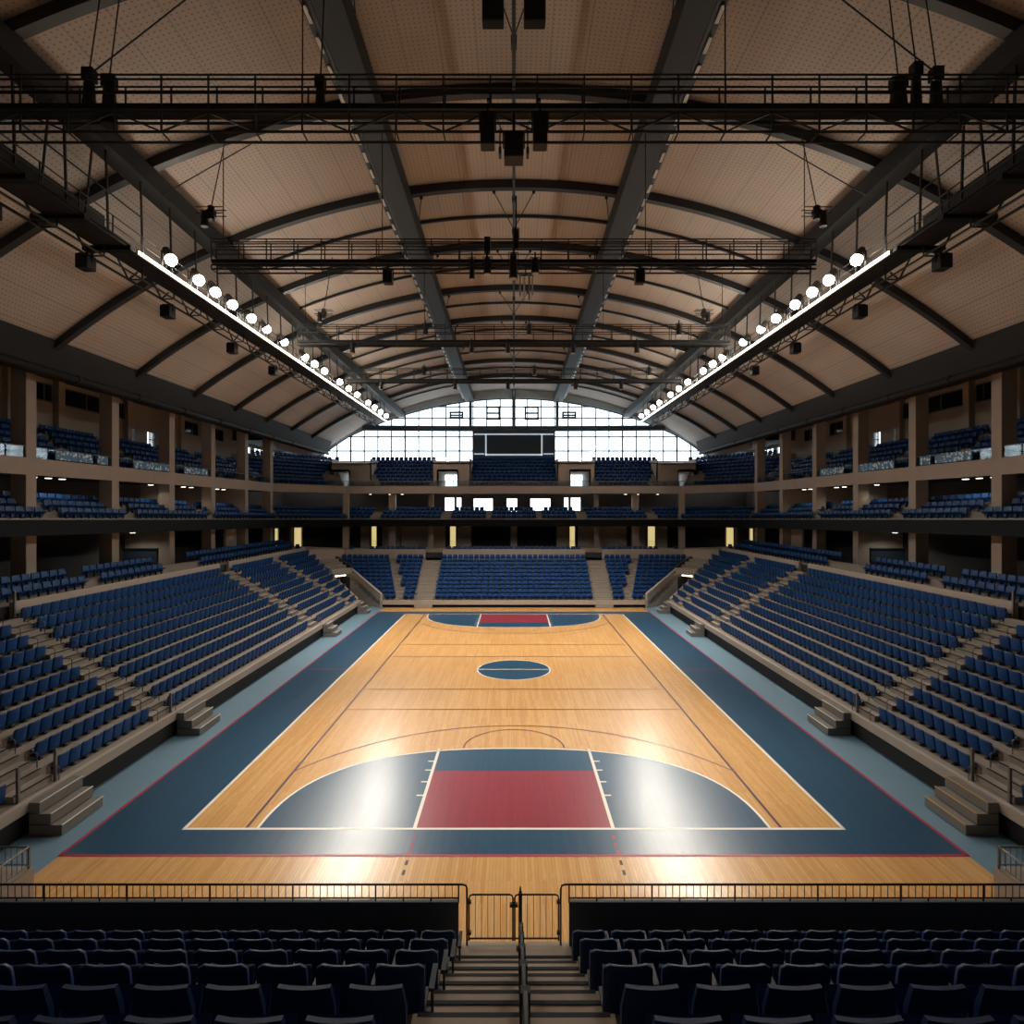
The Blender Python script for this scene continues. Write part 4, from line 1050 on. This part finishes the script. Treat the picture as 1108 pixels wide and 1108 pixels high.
for i in range(NROWS):
    yb = 8.42 - NP * i; z = NZ + NRISE * i
    for s in (-1, 1):
        vis = (yb / 642 * 556) + .6
        for k in range(26):
            x = 1.06 + .55 * k
            if x > 15.5: break
            lab = 'navy seat, %s row behind the parapet, %s to the %s of the central stairs' % (ordw(i + 1), ordw(k + 1), SIDE[s])
            plan_seat(s * x, yb, z, 0, 'near', lab if x < vis and i < 6 else None, 'navy seats in the near stand')
# railings on the parapet
for s in (-1, 1):
    r = empty('railing', (0, 9.235, -.035), 0, 'low dark steel railing with fine bars along the %s parapet' % SIDE[s], 'railing')
    x1 = 9.0 if True else 0
    p = MB(); p.tube([(s * x1, 0, 2.98), (s * .80, 0, 2.98), (s * .745, 0, 2.965), (s * .73, 0, 2.91), (s * .73, 0, NZ)], .016, 8); p.build('top_rail', M['rail'], r)
    p = MB(); p.tube([(s * x1, 0, 2.77), (s * .86, 0, 2.77)], .014, 6); p.build('bottom_rail', M['rail'], r)
    for k in range(19):
        x = .86 + .43 * k
        if x < x1: p = MB(); p.tube([(s * x, 0, 2.7), (s * x, 0, 2.98 if k % 3 == 0 else 2.77)], .013, 6); p.build('post', M['rail'], r)
    p = MB(); k = 0
    while .96 + .108 * k < x1: x = .96 + .108 * k; p.bar((s * x, 0, 2.77), (s * x, 0, 2.975), .009); k += 1
    p.build('baluster', M['rail'], r)
    g = empty('gate', (s * .70, 9.27, NZ + .05), 0, '%s leaf of the low steel gate at the foot of the stairs' % SIDE[s], 'gate')
    w = .685; p = MB(); R_ = .04
    p.tube([(0, 0, .0), (0, 0, .66), (-s * .012, 0, .7), (-s * .05, 0, .715), (-s * (w - .05), 0, .715), (-s * (w - .012), 0, .7), (-s * w, 0, .66), (-s * w, 0, 0)], .014, 8)
    p.tube([(0, 0, .03), (-s * w, 0, .03)], .014, 6); gf = p.build('frame', M['rail'], g)
    for k in range(1, 7): p = MB(); p.bar((-s * w * k / 7, 0, .03), (-s * w * k / 7, 0, .71), .008); p.build('bar', M['rail'], g)
    for zz in (.1, .58): p = MB(); p.box(-.03, .035, -.025, .025, zz, zz + .045); p.build('hinge', M['steel'], gf)
    p = MB(); p.box(-s * (w - .05), -s * (w + .02), -.03, .03, .53, .58); p.build('latch', M['steel'], gf)
    c = empty('corner_railing', (0, 0, 0), 0, 'steel guard railing on the %s corner platform beside the court' % SIDE[s], 'railing')
    p = MB(); p.tube([(s * 8.95, 9.5, 2.55), (s * 8.95, 10.95, 2.55), (s * 12, 10.95, 2.55)], .02, 8); p.tube([(s * 8.95, 9.5, 2.22), (s * 8.95, 10.95, 2.22), (s * 12, 10.95, 2.22)], .012, 6); p.build('rail', M['grey_post'], c)
    for x, y in ((8.95, 9.5), (8.95, 10.2), (8.95, 10.95), (9.7, 10.95), (10.5, 10.95)):
        p = MB(); p.bar((s * x, y, 2.15), (s * x, y, 2.55), .03); p.build('post', M['grey_post'], c)
    p = MB()
    for k in range(1, 14): p.bar((s * 8.95, 9.5 + .108 * k, 2.2), (s * 8.95, 9.5 + .108 * k, 2.55), .01)
    for k in range(1, 22): p.bar((s * (8.95 + .108 * k), 10.95, 2.2), (s * (8.95 + .108 * k), 10.95, 2.55), .01)
    p.build('baluster', M['grey_post'], c)
# dividing rail up the stair
r = empty('stair_rail', (.1, 0, 0), 0, 'dark central post rail dividing the concrete stairs above the gate', 'handrail')
p = MB(); p.box(-.028, .028, 9.12, 9.18, NZ, NZ + .88); p.cyl((0, 9.15, NZ + .92), .022, .1, 10, r2=.008); p.box(-.06, .06, 9.1, 9.2, NZ, NZ + .02); p.build('gate_post', M['rail'], r, bevel=.008)
for k, y in enumerate((7.4, 6.4, 5.45, 4.5, 3.55)):
    z = NZ + .6 * (9.1 - y) - .15; p = MB(); x = -.012 - .005 * k
    p.box(x - .03, x + .03, y - .03, y + .04, z - .3, z + .74); p.tube([(x, y - .45, z + .8), (x, y - .03, z + .74), (x, y, z + .7)], .02, 8)
    p.hexa([(x - .02, y - .45, z + .22), (x + .02, y - .45, z + .22), (x + .02, y, z - .05), (x - .02, y, z - .05)], [(x - .02, y - .45, z + .76), (x + .02, y - .45, z + .76), (x + .02, y, z + .66), (x - .02, y, z + .66)])
    p.build('rail_panel', M['steel_dark'], r, bevel=.006)

# ------------------------------------------------------------------ seats: the 300 that show largest are objects, the rest one mass
CAM = Vector((0, 0, H))
def in_frame(q):
    if q[1] < .5: return False
    px = 556 + 642 * q[0] / q[1]; py = 550 + 642 * (H - q[2] - .4) / q[1]
    return -15 < px < 1123 and 0 < py < 1120
cand = [i for i, q in enumerate(SEATS) if q[5] and in_frame(q)]
cand.sort(key=lambda i: (Vector(SEATS[i][:3]) - CAM).length / (1.35 if SEATS[i][4] == 'near' else 1))
pick = set(cand[:300])
def copy_parts(src, root):
    for name, me in src.items():
        o = D.objects.new(name, me); COL.objects.link(o); o.parent = root
for i in pick:
    x, y, z, rz, typ, lab, grp = SEATS[i]
    e = empty('stadium_seat', (x, y, z), rz, lab, 'seat', grp)
    copy_parts(near_me if typ == 'near' else bowl_me, e)
mass = MB(); mm = {'backrest': 0, 'seat_pan': 0, 'pedestal': 1, 'armrest': 1}
for i, q in enumerate(SEATS):
    if i in pick: continue
    x, y, z, rz, typ = q[:5]
    if y < 1.2: continue
    src = near_lo if typ == 'near' else bowl_lo; c, s_ = math.cos(rz), math.sin(rz)
    for name in ('backrest', 'seat_pan', 'pedestal'):
        p = src[name]
        if name == 'pedestal' and (typ == 'near' or y > 58): continue
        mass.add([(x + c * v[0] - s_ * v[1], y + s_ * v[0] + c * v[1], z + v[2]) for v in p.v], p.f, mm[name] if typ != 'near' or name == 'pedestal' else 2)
tag(mass.build('stadium_seats', [M['seat_blue'], M['seat_frame'], M['seat_navy']]), 'hundreds of smaller blue seats filling the farther blocks of the stands and galleries', 'seats', None, 'stuff')
print('seats', len(SEATS), 'picked', len(pick), 'near', sum(1 for i in pick if SEATS[i][4] == 'near'))

# ------------------------------------------------------------------ world, portal, camera
W = D.worlds.new('overcast_sky'); SC.world = W; W.use_nodes = True
nt = W.node_tree; bg = nt.nodes['Background']
tc = nt.nodes.new('ShaderNodeTexCoord'); n = nt.nodes.new('ShaderNodeTexNoise'); n.inputs['Scale'].default_value = 3
r = nt.nodes.new('ShaderNodeValToRGB'); r.color_ramp.elements[0].color = (.78, .88, .97, 1); r.color_ramp.elements[1].color = (.95, .98, 1, 1)
nt.links.new(tc.outputs['Generated'], n.inputs['Vector']); nt.links.new(n.outputs[0], r.inputs[0]); nt.links.new(r.outputs[0], bg.inputs[0])
bg.inputs[1].default_value = 4.5
L = D.lights.new('end_window_portal', 'AREA'); L.shape = 'RECTANGLE'; L.size = 44; L.size_y = 8; L.cycles.is_portal = True
o = D.objects.new('end_window_portal', L); COL.objects.link(o); o.location = (0, ENDY + .25, 18); o.rotation_euler = (-PI / 2, 0, 0)

cam = D.cameras.new('camera'); co = D.objects.new('camera', cam); COL.objects.link(co)
cam.sensor_fit = 'HORIZONTAL'; cam.sensor_width = 36; cam.lens = 36 * 642 / 1108
cam.shift_x = -2 / 1108; cam.shift_y = -4 / 1108
cam.clip_start = .05; cam.clip_end = 300
co.location = (0, 0, H); co.rotation_euler = (PI / 2, 0, 0)
SC.camera = co
SC.view_settings.view_transform = 'Standard'; SC.view_settings.look = 'None'; SC.view_settings.gamma = 1; SC.view_settings.use_curve_mapping = False
SC.view_settings.exposure = -0.36
SC.cycles.use_denoising = True
SC.cycles.max_bounces = 6; SC.cycles.diffuse_bounces = 4; SC.cycles.glossy_bounces = 3; SC.cycles.transparent_max_bounces = 8
SC.cycles.caustics_reflective = False; SC.cycles.caustics_refractive = False; SC.cycles.sample_clamp_indirect = 6
